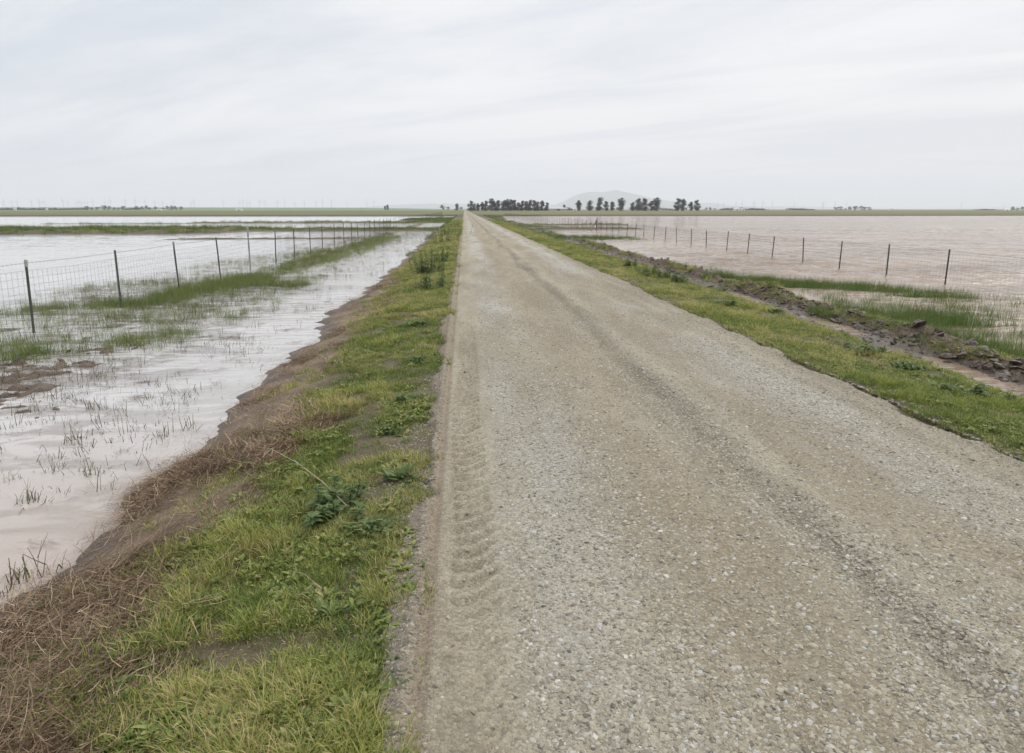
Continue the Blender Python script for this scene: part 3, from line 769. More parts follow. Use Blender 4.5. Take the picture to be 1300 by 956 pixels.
pts = np.concatenate([sample(15000, -12, -2.7, 4, 26, stalkd, 2), sample(6000, -9, -2.7, 26, 70, stalkd, 2),
                      sample(500, 7.8, 13, 10, 30, lambda x, y, z: 0.4+0*x, 2)])
xtra = [(35, 640), (40, 636), (115, 606), (118, 600), (68, 578), (90, 560), (130, 548), (150, 560), (205, 560), (210, 552), (240, 545), (30, 735), (15, 745), (50, 730), (95, 560), (60, 600), (180, 590), (140, 620), (105, 575), (225, 520), (250, 500), (190, 500), (120, 520)]
ex = np.array([(*G(a+dx, b+dy, WATER), WATER) for a, b in xtra for dx, dy in ((0, 0), (random.uniform(-7, 7), random.uniform(-5, 5)), (random.uniform(-12, 12), random.uniform(-6, 6)))])
pts = np.concatenate([pts, ex])
pts[:, 2] = np.maximum(pts[:, 2], WATER-0.01); n = len(pts)
dscl = rng.uniform(0.35, 1.0, n)**1.3*1.35*(1+pts[:, 1]*0.01); dscl[-len(ex):] = rng.uniform(1.0, 1.7, len(ex))
scatter('dead_stalks', dp, pts, rng.uniform(0, 6.28, n), dscl, rng.uniform(0, 1, n), rng.integers(0, 4, n), label='dark broken stalks poking out of the shallow ditch water', cat='dead stalks')
print('stalks', n)

# ---- stones
def stone(name, seed, flat):
    r = np.random.default_rng(seed)
    import bmesh
    bm = bmesh.new(); bmesh.ops.create_icosphere(bm, subdivisions=1, radius=0.5)
    for v in bm.verts:
        v.co *= r.uniform(0.72, 1.18)
        v.co.x *= 1.15; v.co.z *= flat
    # shave a few faces flat
    for k in range(4):
        nrm = Vector(r.normal(0, 1, 3)).normalized(); lim = 0.30
        for v in bm.verts:
            d = v.co.dot(nrm)
            if d > lim: v.co -= nrm*(d-lim)
    me = bpy.data.meshes.new(name); bm.to_mesh(me); bm.free(); me.materials.append(m_stone)
    return me
stp = [stone(f'stone_{i}', 70+i, f) for i, f in enumerate((0.55, 0.7, 0.45, 0.8, 0.6, 0.5))]
def zroad(x, y): return np.maximum(road_z(x, y), terrain(x, y))
def stoned(x, y):
    n = fbm(x*1.8, y*0.7, 171, 4) + 0.35*np.cos((x-0.62)*2*math.pi/1.35)
    lane = 0.35 + 0.65*ss(n, -0.35, 0.35)
    track = (1 - 0.93*ss(np.abs(x-0.02), 0.24, 0.14))*(1 - 0.9*ss(x, -0.14, -0.17)*ss(x, -0.29, -0.26))
    return lane*track
def stones(n, x0, x1, y0, y1, smin, smax, fn=stoned):
    u = rng.uniform(0, 1, n); y = y0*(y1/y0)**u; x = rng.uniform(x0, x1, n)
    k = rng.uniform(0, 1, n) < fn(x, y); x = x[k]; y = y[k]
    s = smin*(smax/smin)**(rng.uniform(0, 1, len(x))**2.2)
    z = zroad(x, y) - 0.12*s
    return np.stack([x, y, z], 1), s
L1 = [stones(150000, -0.30, 4.25, 1.7, 5.0, 0.008, 0.042), stones(110000, -0.3, 4.25, 5.0, 12.0, 0.011, 0.042), stones(30000, -0.3, 4.25, 12, 26, 0.018, 0.045)]
def edgeL(x, y): return ss(x, -0.75, -0.36)*ss(x, -0.20, -0.26)
def edgeR(x, y): return ss(x, 3.9, 4.05)*ss(x, 4.6, 4.1)
def ridge(x, y): return np.exp(-((x-2.05)/0.10)**2)
L1 += [stones(20000, -0.75, -0.22, 1.75, 9, 0.008, 0.035, edgeL), stones(17000, 3.85, 4.65, 1.7, 16, 0.01, 0.045, edgeR), stones(5000, 1.8, 2.3, 2.0, 12, 0.012, 0.04, ridge)]
pts = np.concatenate([a for a, b in L1]); s = np.concatenate([b for a, b in L1]); n = len(pts)
tint = np.clip(rng.normal(0.47, 0.22, n) - 0.30*(pts[:, 0] < -0.16) - 0.12*(pts[:, 0] > 3.8), 0, 1)
scatter('gravel', stp, pts, rng.uniform(0, 6.28, n), s, tint, rng.integers(0, 6, n), tiltscale=0.3, label='loose crushed grey gravel covering the road', cat='gravel')
print('stones', n)

# ---- clods of dug clay along the right hand berm
def clodm(name, seed):
    r = np.random.default_rng(seed)
    import bmesh
    bm = bmesh.new(); bmesh.ops.create_icosphere(bm, subdivisions=2, radius=0.5)
    ph = r.uniform(0, 9, 6)
    for v in bm.verts:
        c = v.co
        f = 1 + 0.22*math.sin(5*c.x+ph[0])*math.sin(6*c.y+ph[1]) + 0.18*math.sin(9*c.z+ph[2]) + r.uniform(-0.13, 0.13)
        v.co = c*f; v.co.z *= 0.6
    me = bpy.data.meshes.new(name); bm.to_mesh(me); bm.free(); me.materials.append(m_clod); return me
cp = [clodm(f'clod_{i}', 80+i) for i in range(4)]
def clodd(x, y, z): return np.exp(-((x-bern(y)+0.05)/0.38)**2)*ss(y, 62, 40) + 0.25*np.exp(-((x-bern(y)+0.75)/0.4)**2)*ss(y, 62, 40)*(z > WATER+0.02)
pts = np.concatenate([sample(12000, 6.2, 9.2, 1, 20, clodd, 2), sample(5500, 6.2, 9.4, 20, 62, clodd, 2), sample(2500, -9.5, -4.5, 6, 14, lambda x, y, z: 0.8*(z > WATER-0.012), 2)]); n = len(pts)
s = 0.02*(0.19/0.02)**(rng.uniform(0, 1, n)**1.9)*np.where(pts[:, 0] < 0, 0.5, 1); pts[:, 2] -= s*0.05
scatter('soil_clods', cp, pts, rng.uniform(0, 6.28, n), s, rng.uniform(0, 1, n), rng.integers(0, 4, n), tiltscale=0.4, label='lumps of dark dug clay along the right hand ditch', cat='soil clods')
print('clods', n)

# ------------------------------------------------------------------ single weeds, twigs
def weed_mesh(kind, seed):
    if kind == 'dock': return leaf_rosette('leafy_weed', 90, 0.15, 0.040, m_weed, seed, 0.6, 0.45, 0.5)
    if kind == 'rosette': return leaf_rosette('leafy_weed', 46, 0.085, 0.024, m_weed, seed, 0.4, 0.1, 0.4)
    if kind == 'thistle': return leaf_rosette('leafy_weed', 60, 0.12, 0.020, m_weed, seed, 0.7, 0.25, 0.4)
def bushy(h, wd, seed):
    """branching upright weed: several stems with leaves all the way up"""
    r = np.random.default_rng(seed); V = []; Fc = []; rn = []; hg = []; stems = []
    for s_ in range(int(min(9+wd*14, 24))):
        bx, by = r.normal(0, wd*0.28), r.normal(0, wd*0.28); a = math.atan2(by, bx); an = r.uniform(0.0, 0.35)
        hh = h*r.uniform(0.55, 1.05); p0 = Vector((bx, by, -0.03)); p1 = p0 + Vector((math.cos(a)*math.sin(an), math.sin(a)*math.sin(an), math.cos(an)))*hh
        stems.append(MB()); stems[-1].tube([p0, (p0+p1)/2 + Vector((r.normal(0, .01), r.normal(0, .01), 0)), p1], [0.005, 0.004, 0.002], 4)
        for k in range(int(16+hh*36)):
            f = r.uniform(0.05, 1)**0.8; c = p0.lerp(p1, f); la = r.uniform(0, 6.28); ll = r.uniform(0.05, 0.12)*(1.2-0.6*f); lw = ll*0.28
            dr = Vector((math.cos(la), math.sin(la), r.uniform(-0.2, 0.7))).normalized(); sd_ = Vector((-math.sin(la), math.cos(la), 0))
            b = len(V); q = [c, c+dr*ll*0.5+sd_*lw, c+dr*ll + Vector((0, 0, -ll*0.2)), c+dr*ll*0.5-sd_*lw]
            V += [tuple(v) for v in q]; rr = r.uniform(0, 1); rn += [rr]*4; hg += [f]*4; Fc.append((b, b+1, b+2, b+3))
    return mesh_np('foliage', V, Fc, m_weed, False, {'rnd': rn, 'hgt': hg}), stems
docks = [('dock', 1105, 440, 1.15, 'dark leafy dock clump beside the second puddle on right verge'),
         ('dock', 1152, 462, 1.1, 'low dark dock clump in the middle of three by the muddy rut'),
         ('dock', 1198, 492, 1.0, 'nearest dark dock clump at right verge beside the long puddle'),
         ('dock', 985, 388, 1.0, 'small green dock at the far end of the right verge'),
         ('rosette', 508, 622, 1.3, 'grey green rosette weed at the left gravel edge, mid distance'),
         ('thistle', 515, 520, 1.1, 'spiky low weed on left verge beside the gravel'),
         ('rosette', 420, 800, 0.9, 'broad leaved rosette near the bottom of the left verge'),
         ('rosette', 495, 560, 1.2, 'small rosette weed between two thistles on left verge'),
         ('thistle', 530, 468, 1.2, 'dark low thistle on left verge halfway to the tall weeds'),
         ('thistle', 470, 690, 1.0, 'pale rosette weed at left verge near gravel'),
         ('dock', 530, 418, 1.0, 'rounded dark weed on left verge just before the tall weeds')]
for i, (k, px, py, s_, lab) in enumerate(docks):
    x, y = G(px, py, -0.1); z = float(terrain(x, y))
    o = link(bpy.data.objects.new('leafy_weed', weed_mesh(k, 300+i))); o.location = (x, y, z); o.scale = (s_,)*3
    tag(o, lab, 'weed', 'leafy weeds on the verges')
shr = [(428, 674, 0.20, 0.34, 'dark leafy clump under the fallen dry stem on left verge'), (545, 372, 0.42, 0.75, 'tall bushy weeds at left road edge, nearest clump'), (547, 350, 0.85, 0.85, 'second tall bushy weed clump on left road edge'),
       (556, 336, 0.70, 0.9, 'third tall bushy weed clump on left edge, beside yellow grass'), (534, 350, 0.42, 0.6, 'smaller bushy weed on the ditch side of the tall clumps'),
       (565, 309, 0.8, 1.8, 'broad green bush on left verge where the ditch ends'), (569, 300, 0.9, 2.0, 'far broad bush on left verge behind the first'),
       (575, 289, 0.8, 2.2, 'last dark bush on left verge before the vanishing road'),
       (822, 348, 0.45, 0.5, 'green bushy weed on the clay ridge, leftmost of three'), (845, 351, 0.42, 0.5, 'green bushy weed on the clay ridge, middle of three'),
       (862, 357, 0.40, 0.4, 'green bushy weed on the clay ridge, rightmost of three'),
       (1104, 446, 0.22, 0.40, 'bright bushy clump between the verge grass and second puddle'), (1235, 500, 0.18, 0.35, 'low bushy clump at right verge before the long puddle'),
       (800, 336, 0.35, 0.5, 'small bushy weed on the clay ridge ahead of the three'), (925, 388, 0.18, 0.35, 'tiny bushy weed at ridge foot beyond the docks')]
for i, (px, py, h, wd, lab) in enumerate(shr):
    x, y = G(px, py, -0.15); z = float(terrain(x, y))
    root = empty('bushy_weed', (x, y, z)); tag(root, lab, 'bushy weed', 'bushy weeds along the road')
    fm, st_ = bushy(h, wd, 400+i)
    link(bpy.data.objects.new('foliage', fm), root); 
    for q_ in st_: q_.build('stem', m_weed, root)
def twig(name, pix, rad, lab, zoff=0.03, forks=(), lift=0.0):
    mb = MB(); pts = []
    for i, (px, py) in enumerate(pix):
        x, y = G(px, py, -0.08); pts.append((x, y, float(terrain(x, y)) + zoff + lift*math.sin(math.pi*i/(len(pix)-1))))
    b = Vector(pts[0]); pl = [tuple(Vector(p)-b) for p in pts]
    mb.tube(pl, [rad*(1-0.7*i/(len(pl)-1)) for i in range(len(pl))], 5)
    for (i, px, py) in forks:
        x, y = G(px, py, -0.08); mb.tube([pl[i], tuple(Vector((x, y, float(terrain(x, y))+zoff))-b)], [rad*0.7, rad*0.25], 5)
    o = mb.build(name, m_twig, None, True); o.location = b
    return tag(o, lab, 'dry branch')
twig('dry_branch', [(410, 768), (400, 757), (389, 745), (376, 738)], 0.006, 'short pale forked twig lying on lower left verge', 0.035, [(1, 378, 778)])
twig('dry_branch', [(442, 662), (412, 640), (380, 612), (345, 585), (318, 562)], 0.004, 'long reddish dry stem leaning over the left verge grass', 0.05, [(2, 372, 586), (3, 330, 588)], 0.10)
twig('dry_branch', [(50, 852), (68, 846), (82, 838), (96, 822)], 0.004, 'thin bent twig on the straw at bottom left', 0.02)
twig('dry_branch', [(150, 864), (178, 852), (200, 846)], 0.004, 'small twig at the grass edge bottom left', 0.03)
twig('dry_branch', [(140, 700), (150, 686), (166, 668), (190, 655)], 0.004, 'pale thin stem across the brown bank beside the water', 0.02)

# ------------------------------------------------------------------ fences
def tpost_mesh():
    """steel T post: flange, web, studs, pointed foot"""
    mb = MB(); H = 1.75
    mb.box(-0.024, 0.024, -0.003, 0.003, 0, H); mb.box(-0.004, 0.004, 0.003, 0.034, 0, H)
    for k in range(24): mb.box(-0.007, 0.007, -0.011, -0.003, 0.35+k*0.058, 0.372+k*0.058)
    mb.box(-0.055, 0.055, 0.034, 0.038, 0.02, 0.20)
    me = bpy.data.meshes.new('post'); me.from_pydata(mb.v, [], mb.f); me.materials.append(m_post); return me
tp = tpost_mesh()
tipm = MB(); tipm.box(-0.026, 0.026, -0.012, 0.005, 0, 0.13); tipm.box(-0.006, 0.006, 0.005, 0.036, 0, 0.13)
def fence(name, fx, y0, dy, n, top, label, pipes=(), tips=(), lean=None, ystart=None, seed=0, mesh_h=0.95, far_plain=75):
    r = random.Random(seed)
    root = empty(name, (fx, y0, WATER)); tag(root, label, 'fence')
    posts = []
    for i in range(n):
        y = i*dy + r.uniform(-0.06, 0.06); x = r.uniform(-0.04, 0.04) + (lean(y0+y) if lean else 0)
        tz = top - WATER + r.uniform(-0.035, 0.035)
        posts.append((x, y, tz))
        if i in pipes:
            mb = MB(); mb.tube([(0, 0, -0.5), (0, 0, tz+0.22)], 0.030, 10)
            mb.tube([(0, 0, tz+0.22), (0, 0, tz+0.26)], [0.034, 0.012], 10)
            o = mb.build('post', m_pipe, root); o.location = (x, y, 0); o['label'] = 'taller grey galvanised pipe post'
        else:
            o = bpy.data.objects.new('post', tp); link(o, root); o.location = (x, y, tz-1.75)
            o.rotation_euler = (r.uniform(-0.05, 0.05), r.uniform(-0.04, 0.04), R(90)+r.uniform(-.3, .3))
            if i in tips:
                q = tipm.build('post_tip', m_tip, o); q.location = (0, 0, 1.63)
    # extra unseen neighbour so that the wire runs on
    px_ = [(-0.0, -2*dy, top-WATER)] + posts
    side = 0.03
    mw = MB(); nh = 8
    zs = [0.08 + (mesh_h-0.08)*(k/(nh-1))**0.85 for k in range(nh)]
    def seg(mb, a, b, rr): mb.tube([a, b], rr, 3, False)
    for j in range(len(px_)-1):
        a, b = px_[j], px_[j+1]
        yy = y0 + a[1]
        sag = r.uniform(-0.03, 0.03)
        rr = 0.0021 if yy < 30 else 0.0030
        mid = lambda z_: ((a[0]+b[0])/2+side, (a[1]+b[1])/2, z_ + sag)
        for z_ in zs:
            mw.tube([(a[0]+side, a[1], z_), mid(z_), (b[0]+side, b[1], z_)], rr, 3, False)
        if yy < far_plain:
            nv = int(round((b[1]-a[1])/0.152))
            for k in range(nv):
                f = k/nv; x = a[0]+(b[0]-a[0])*f+side; y = a[1]+(b[1]-a[1])*f; sg = sag*(1-abs(2*f-1))
                seg(mw, (x, y, zs[0]+sg), (x+r.uniform(-.004, .004), y+r.uniform(-.006, .006), zs[-1]+sg), rr)
    mw.build('wire_mesh', m_wire, root)
    for dz in (0.05,):
        bw = MB()
        for j in range(len(px_)-1):
            a, b = px_[j], px_[j+1]
            yy = y0 + a[1]; rr = 0.0022 if yy < 30 else 0.003
            bw.tube([(a[0]+side, a[1], a[2]-dz), ((a[0]+b[0])/2+side, (a[1]+b[1])/2, (a[2]+b[2])/2-dz-0.015), (b[0]+side, b[1], b[2]-dz)], rr, 3, False)
            if yy < 40:
                nb = int((b[1]-a[1])/0.12)
                for k in range(nb):
                    f = (k+.5)/nb; x = a[0]+(b[0]-a[0])*f+side; y = a[1]+(b[1]-a[1])*f; z_ = a[2]+(b[2]-a[2])*f-dz-0.015*(1-abs(2*f-1))
                    seg(bw, (x-.012, y-.008, z_-.014), (x+.012, y+.008, z_+.014), 0.0018); seg(bw, (x-.012, y+.008, z_+.014), (x+.012, y-.008, z_-.014), 0.0018)
        bw.build('barbed_wire', m_wire, root)
    return root, posts
def post_y(px, fx):    # distance along the fence line of a post seen at this column
    d = ray(px, 300); lo = 2; hi = 400
    for _ in range(40):
        mid_ = (lo+hi)/2
        # project (fx, mid, 0)
        v = (fx, mid_, -CAM_H)
        r_ = math.cos(YAW)*v[0]-math.sin(YAW)*v[1]
        f_ = math.sin(YAW)*math.cos(PITCH)*v[0]+math.cos(YAW)*math.cos(PITCH)*v[1]-math.sin(PITCH)*v[2]
        q = CX+F*r_/f_
        if (q < px) == (fx < 0): lo = mid_
        else: hi = mid_
    return mid_
yl0 = post_y(40, -8.2); yl1 = post_y(349, -8.2); dyl = (yl1-yl0)/5
yr0 = post_y(1201, 14.7); yr1 = post_y(949, 14.7); dyr = (yr1-yr0)/5
print('fences', yl0, dyl, yr0, dyr)
fence('wire_fence', -8.2, yl0, dyl, 74, 0.93, 'wire mesh and barbed wire fence standing in the ditch left of the road', pipes=(4,), tips=(0, 2), seed=3, mesh_h=1.18)
rf, rposts = fence('wire_fence', 14.7, yr0, dyr, 78, 0.64, 'dark post and wire mesh fence standing in the flood right of the road', seed=5, mesh_h=0.98)
# braced corner on the right fence
k = min(range(len(rposts)), key=lambda i: abs(yr0+rposts[i][1]-post_y(754, 14.7)))
bx_, by_, bz_ = rposts[k]
mb = MB(); mb.tube([(bx_+0.10, by_, -0.4), (bx_+0.10, by_, bz_+0.35)], 0.06, 8)
o = mb.build('corner_post', m_wood, rf)
mb = MB(); mb.tube([(bx_+0.10, by_, bz_+0.1), (bx_-0.75, by_+0.3, -0.35)], 0.07, 8)
o = mb.build('brace', m_wood, rf)
# two stakes by the left verge and the sign on the fence
for (px, py, h, lab) in ((558, 297, 0.55, 'pale wooden stake where the ditch water ends'), (577.5, 281, 1.0, 'far pale wooden marker post left of the road')):
    x, y = G(px, py, -0.3); mb = MB(); mb.tube([(0, 0, -0.3), (0.02, 0, h), (0.02, 0, h+0.04)], [0.05, 0.05, 0.02], 7)
    o = mb.build('marker_post', m_wood); o.location = (x, y, float(terrain(x, y))); tag(o, lab, 'marker post')

# ------------------------------------------------------------------ trees
def tree_mesh(h, seed, style):
    r = np.random.default_rng(seed)
    tr = MB(); lean = r.normal(0, 0.05)
    th = h*(0.86 if style == 'gum' else 0.6)
    tr.tube([(0, 0, -0.5), (lean*th*0.3, 0, th*0.35), (lean*th, 0, th)], [h*0.028, h*0.020, h*0.006], 6)
    cl = []
    nl = 18 if style == 'gum' else 12
    for i in range(nl):
        f = r.uniform(-0.12, 0.95) if style == 'gum' else r.uniform(0.3, 0.7)
        a = r.uniform(0, 6.28)
        if style == 'gum': rad = h*r.uniform(0.02, 0.17)*(1.15-0.5*f); cz = h*(0.19+0.75*f)
        else: rad = h*r.uniform(0.1, 0.42); cz = h*r.uniform(0.18, 0.85)
        c = Vector((lean*cz + rad*math.cos(a), rad*math.sin(a), min(cz, h*0.93)))
        b0 = Vector((lean*c.z*0.7, 0, max(h*0.06, c.z*0.72)))
        tr.tube([b0, (b0+c)/2 + Vector((0, 0, -h*0.02)), c], [h*0.009, h*0.006, h*0.003], 4)
        cl.append((c, h*r.uniform(0.08, 0.15)*(1 if style == 'gum' else 1.5)))
    if style == 'gum': cl.append((Vector((lean*h, 0, h*0.93)), h*0.08)); cl.append((Vector((0, 0, h*0.30)), h*0.13)); cl.append((Vector((0, 0, h*0.12)), h*0.12))
    V = []; Fc = []; rn = []; hg = []
    for c, rad in cl:
        cc = r.uniform(-0.25, 0.25)
        for k in range(110):
            d = Vector(r.normal(0, 1, 3)).normalized()*rad*r.uniform(0.2, 1.15)**0.7; d.z *= 1.25 if style == 'gum' else 0.75
            p_ = c + d; s_ = h*r.uniform(0.014, 0.032)
            u = Vector(r.normal(0, 1, 3)).normalized(); v = u.cross(Vector(r.normal(0, 1, 3))).normalized()
            b = len(V); V += [tuple(p_-u*s_), tuple(p_+v*s_*0.6), tuple(p_+u*s_), tuple(p_-v*s_*0.6)]
            q = min(1, max(0, r.uniform(0, 1)+cc)); rn += [q]*4; hg += [0.3]*4; Fc.append((b, b+1, b+2, b+3))
    cm_ = mesh_np('crown', V, Fc, m_tree, False, {'rnd': rn, 'hgt': hg})
    tm = bpy.data.meshes.new('trunk'); tm.from_pydata(tr.v, [], tr.f); tm.materials.append(m_bark)
    return tm, cm_
GUM = [tree_mesh(10, 500+i, 'gum') for i in range(6)]
RND = [tree_mesh(10, 520+i, 'round') for i in range(4)]
ORD = ['first', 'second', 'third', 'fourth', 'fifth', 'sixth', 'seventh', 'eighth', 'ninth', 'tenth', 'eleventh', 'twelfth', 'thirteenth', 'fourteenth', 'fifteenth', 'sixteenth', 'seventeenth', 'eighteenth', 'nineteenth', 'twentieth', 'twenty-first', 'twenty-second', 'twenty-third', 'twenty-fourth', 'twenty-fifth', 'twenty-sixth']
def tree(px, ytop, D, kind, lab, group, wide=1.0, ybase=None):
    x = AT(px, D); z = float(terrain(x, D)) if D > 300 else 0
    H_ = (266.3-ytop)/867*D*1.02 + CAM_H - z
    tm, cm_ = random.choice(GUM if kind == 'gum' else RND)
    root = empty('gum_tree' if kind == 'gum' else 'tree', (x, D, z), random.uniform(0, 6.28)); s_ = H_/9.8
    root.scale = (s_*wide, s_*wide, s_); tag(root, lab, 'tree', group)
    link(bpy.data.objects.new('trunk', tm), root); link(bpy.data.objects.new('crown', cm_), root)
rowA = [(597.5, 256), (602.5, 259), (607, 259), (612, 257.5), (616.5, 256), (624, 253.5), (628, 258), (632.5, 255.5), (639, 255.5), (644, 254), (648.5, 254.5), (653.5, 255), (658, 258), (663, 256), (668, 256.5), (673, 255), (678, 255.5), (683, 257), (688, 256), (694, 258)]
for i, (px, yt) in enumerate(rowA): tree(px, yt, 1040+random.uniform(-12, 12), 'gum', f'{ORD[i]} tree from the left in the long dark row right of the road', 'windbreak trees right of the road', 1.45)
rowB = [(735, 255.5), (749, 255.5), (761, 252), (769, 256.5), (777, 257), (788, 252.5), (803.5, 257.5), (811, 253), (817.5, 253), (827, 256), (833, 252), (860, 253), (867, 254), (877, 257), (885, 255)]
for i, (px, yt) in enumerate(rowB): tree(px, yt, 1040+random.uniform(-15, 15), 'gum', f'{ORD[i]} tree from the left in the spaced group under the mountain', 'spaced trees under the mountain', 1.5)
rowC = [(3, 264), (9, 263.5), (15, 265), (25, 263), (29, 263.5), (39, 264), (43, 263.7), (50, 263.5), (57, 263), (62, 264), (70, 263.5), (76, 264.5), (80, 265)]
for i, (px, yt) in enumerate(rowC): tree(px, yt, 1750+random.uniform(-20, 20), 'round', f'{ORD[i]} low tree from the left picture edge on the far shore', 'low trees at the far left', 1.5)
rowD = [(110, 261.5), (117, 263), (124, 262), (132, 260.5), (138, 261.5), (145, 263), (150, 263.5), (156, 261)]
for i, (px, yt) in enumerate(rowD): tree(px, yt, 1700+random.uniform(-20, 20), 'round', f'{ORD[i]} tree from the left in the first grove on left horizon', 'first grove on the left horizon', 1.3)
rowE = [(174, 261.5), (179, 262), (185, 261), (190, 263), (198.5, 262), (207, 263), (213.5, 261.5), (219, 261), (223.5, 261.5), (230, 262)]
for i, (px, yt) in enumerate(rowE): tree(px, yt, 1650+random.uniform(-20, 20), 'round', f'{ORD[i]} tree from the left in the second grove on left horizon', 'second grove on the left horizon', 1.15)
rowF = [(1061, 262), (1066, 261.8), (1073, 264.5), (1079, 262), (1086, 261), (1092, 261.3), (1097, 262), (1103.5, 262.5)]
for i, (px, yt) in enumerate(rowF): tree(px, yt, 1450+random.uniform(-15, 15), 'round', f'{ORD[i]} tree from the left in the grove on the right horizon', 'grove on the right horizon', 1.5)
for px, yt, D, kd, lab in ((489, 262, 2000, 'gum', 'left of the lone pair of trees in the green field'), (492, 260.5, 2000, 'gum', 'right taller tree of the lone pair in the green field'),
        (562.5, 260, 1500, 'round', 'dark round tree left of the road end'), (569, 262, 1700, 'round', 'pale smaller tree between two dark trees left of road'),
        (580, 259, 1400, 'gum', 'leaning dark tree just left of the road end'), (585, 262.5, 1400, 'round', 'low tree hard against the road end on its left'),
        (722, 262.5, 1300, 'round', 'dark round bush beside the long grey barn'), (716, 260.5, 1350, 'gum', 'tiny narrow tree above the long grey barn'),
        (896, 263.3, 1500, 'round', 'first low tree right of the spaced group'), (902, 263, 1500, 'round', 'second low tree right of the spaced group'), (907, 264, 1500, 'round', 'third low tree right of the spaced group'),
        (1286, 262, 1100, 'round', 'tree near the right picture edge'), (1292, 263.5, 1100, 'round', 'low tree between the last two at right edge'), (1299, 262, 1100, 'round', 'tree cut off by the right picture edge')):
    tree(px, yt, D, kd, lab, 'scattered trees across the fields', 1.3)
# far hedges and woods that read as one mass
def treeline(px0, px1, yt, D, n, lab, seed):
    r = np.random.default_rng(seed); V = []; Fc = []; rn = []; hg = []
    for k in range(n):
        f = r.uniform(0, 1); px = px0+(px1-px0)*f; x = AT(px, D); z0 = float(terrain(x, D))
        H_ = ((266.3-yt)/867*D + CAM_H - z0)*(0.15+1.2*float(vn(f*max(4, (px1-px0)/2.2), 0.5, seed))**1.3)
        p_ = Vector((x+r.normal(0, 3), D+r.normal(0, 8), z0 + H_*r.uniform(0, 1)**0.8)); s_ = D*0.0006*r.uniform(0.6, 1.3)
        u = Vector(r.normal(0, 1, 3)).normalized(); v = u.cross(Vector(r.normal(0, 1, 3))).normalized()
        b = len(V); V += [tuple(p_-u*s_), tuple(p_+v*s_*0.7), tuple(p_+u*s_), tuple(p_-v*s_*0.7)]; q = r.uniform(0, .7); rn += [q]*4; hg += [.3]*4; Fc.append((b, b+1, b+2, b+3))
    o = link(bpy.data.objects.new('tree_line', mesh_np('tree_line', V, Fc, m_tree, False, {'rnd': rn, 'hgt': hg})))
    tag(o, lab, 'tree line', None, 'stuff')
treeline(80, 112, 264.2, 2400, 900, 'thin hazy tree line between low trees and first grove', 1)
treeline(158, 176, 264.0, 2400, 600, 'thin hazy tree line between the two left groves', 2)
treeline(0, 80, 264.6, 2300, 1600, 'hazy tree line behind the far left trees', 3)
treeline(915, 972, 264.2, 1900, 1600, 'dark tree line behind the white farm sheds', 4)
treeline(1000, 1032, 264.2, 1900, 900, 'low tree line left of the right grove', 5)
treeline(1238, 1262, 265.0, 1900, 500, 'low tree line before the right picture edge', 6)
treeline(696, 732, 264.6, 1700, 700, 'low tree line behind the long grey barn', 7)
treeline(594, 697, 262.0, 1062, 1300, 'low dark scrub at the foot of the long row right of the road', 9)
treeline(800, 836, 263.2, 1062, 300, 'low scrub at the foot of the spaced trees under the mountain', 10)
treeline(838, 856, 264.2, 1700, 400, 'low tree line in the gap of the spaced group', 8)

# ------------------------------------------------------------------ farm buildings far away
def shed(px, D, wid, h, roofh, mw_, lab, rz=0.0, name='farm_shed'):
    x = AT(px, D); root = empty(name, (x, D, float(terrain(x, D))), rz); tag(root, lab, 'barn', 'far farm buildings')
    d = wid*0.45; mb = MB(); a = wid/2
    mb.v += [(-a, 0, -0.3), (a, 0, -0.3), (a, d, -0.3), (-a, d, -0.3), (-a, 0, h), (a, 0, h), (a, d, h), (-a, d, h), (-a, d/2, h+roofh), (a, d/2, h+roofh)]
    mb.f += [(0, 1, 5, 4), (2, 3, 7, 6), (1, 2, 6, 9, 5), (3, 0, 4, 8, 7), (0, 3, 2, 1)]
    mb.build('wall', mw_, root)
    rb = MB(); o_ = 0.4
    for (y0_, z0_, y1_, z1_) in ((-o_, h-0.1, d/2, h+roofh+0.06), (d+o_, h-0.1, d/2, h+roofh+0.06)):
        b = len(rb.v); rb.v += [(-a-o_, y0_, z0_), (a+o_, y0_, z0_), (a+o_, y1_, z1_), (-a-o_, y1_, z1_), (-a-o_, y0_, z0_+.15), (a+o_, y0_, z0_+.15), (a+o_, y1_, z1_+.15), (-a-o_, y1_, z1_+.15)]
        rb.f += [tuple(b+i for i in q) for q in ((0,3,2,1),(4,5,6,7),(0,1,5,4),(1,2,6,5),(2,3,7,6),(3,0,4,7))]
    rb.build('roof', m_roof, root)
    db = MB(); db.box(-wid*0.09, wid*0.09, -0.06, -0.01, 0, h*0.8); db.build('door', m_dark, root)
shed(709, 1250, 30, 3.6, 1.6, m_wall, 'long grey roofed barn between the two tree rows', name='barn')
shed(730, 1200, 7, 2.6, 1.0, m_white, 'small white shed at the foot of the spaced trees')
shed(936, 1500, 13, 3.0, 1.4, m_white, 'white farm shed left of two on the right shore')
shed(943.5, 1520, 9, 3.0, 1.2, m_white, 'second white farm shed before the dark tree line')
shed(303, 1300, 12, 2.2, 1.0, m_white, 'lone white building in the left green field')
shed(202, 1600, 12, 2.0, 1.0, m_white, 'white shed among the second left grove')
shed(18.5, 1700, 6, 3.0, 1.4, m_white, 'white house at far left between low trees')
shed(59, 1690, 5, 3.5, 1.5, m_white, 'small white house under the low left trees')
shed(1090, 1430, 8, 2.4, 1.2, m_white, 'pale shed in front of the right horizon grove')
shed(1279, 1080, 9, 1.8, 0.9, m_white, 'low white shed near the right picture edge')
shed(1133, 1900, 10, 3.5, 1.6, m_white, 'tiny white house right of the horizon grove')

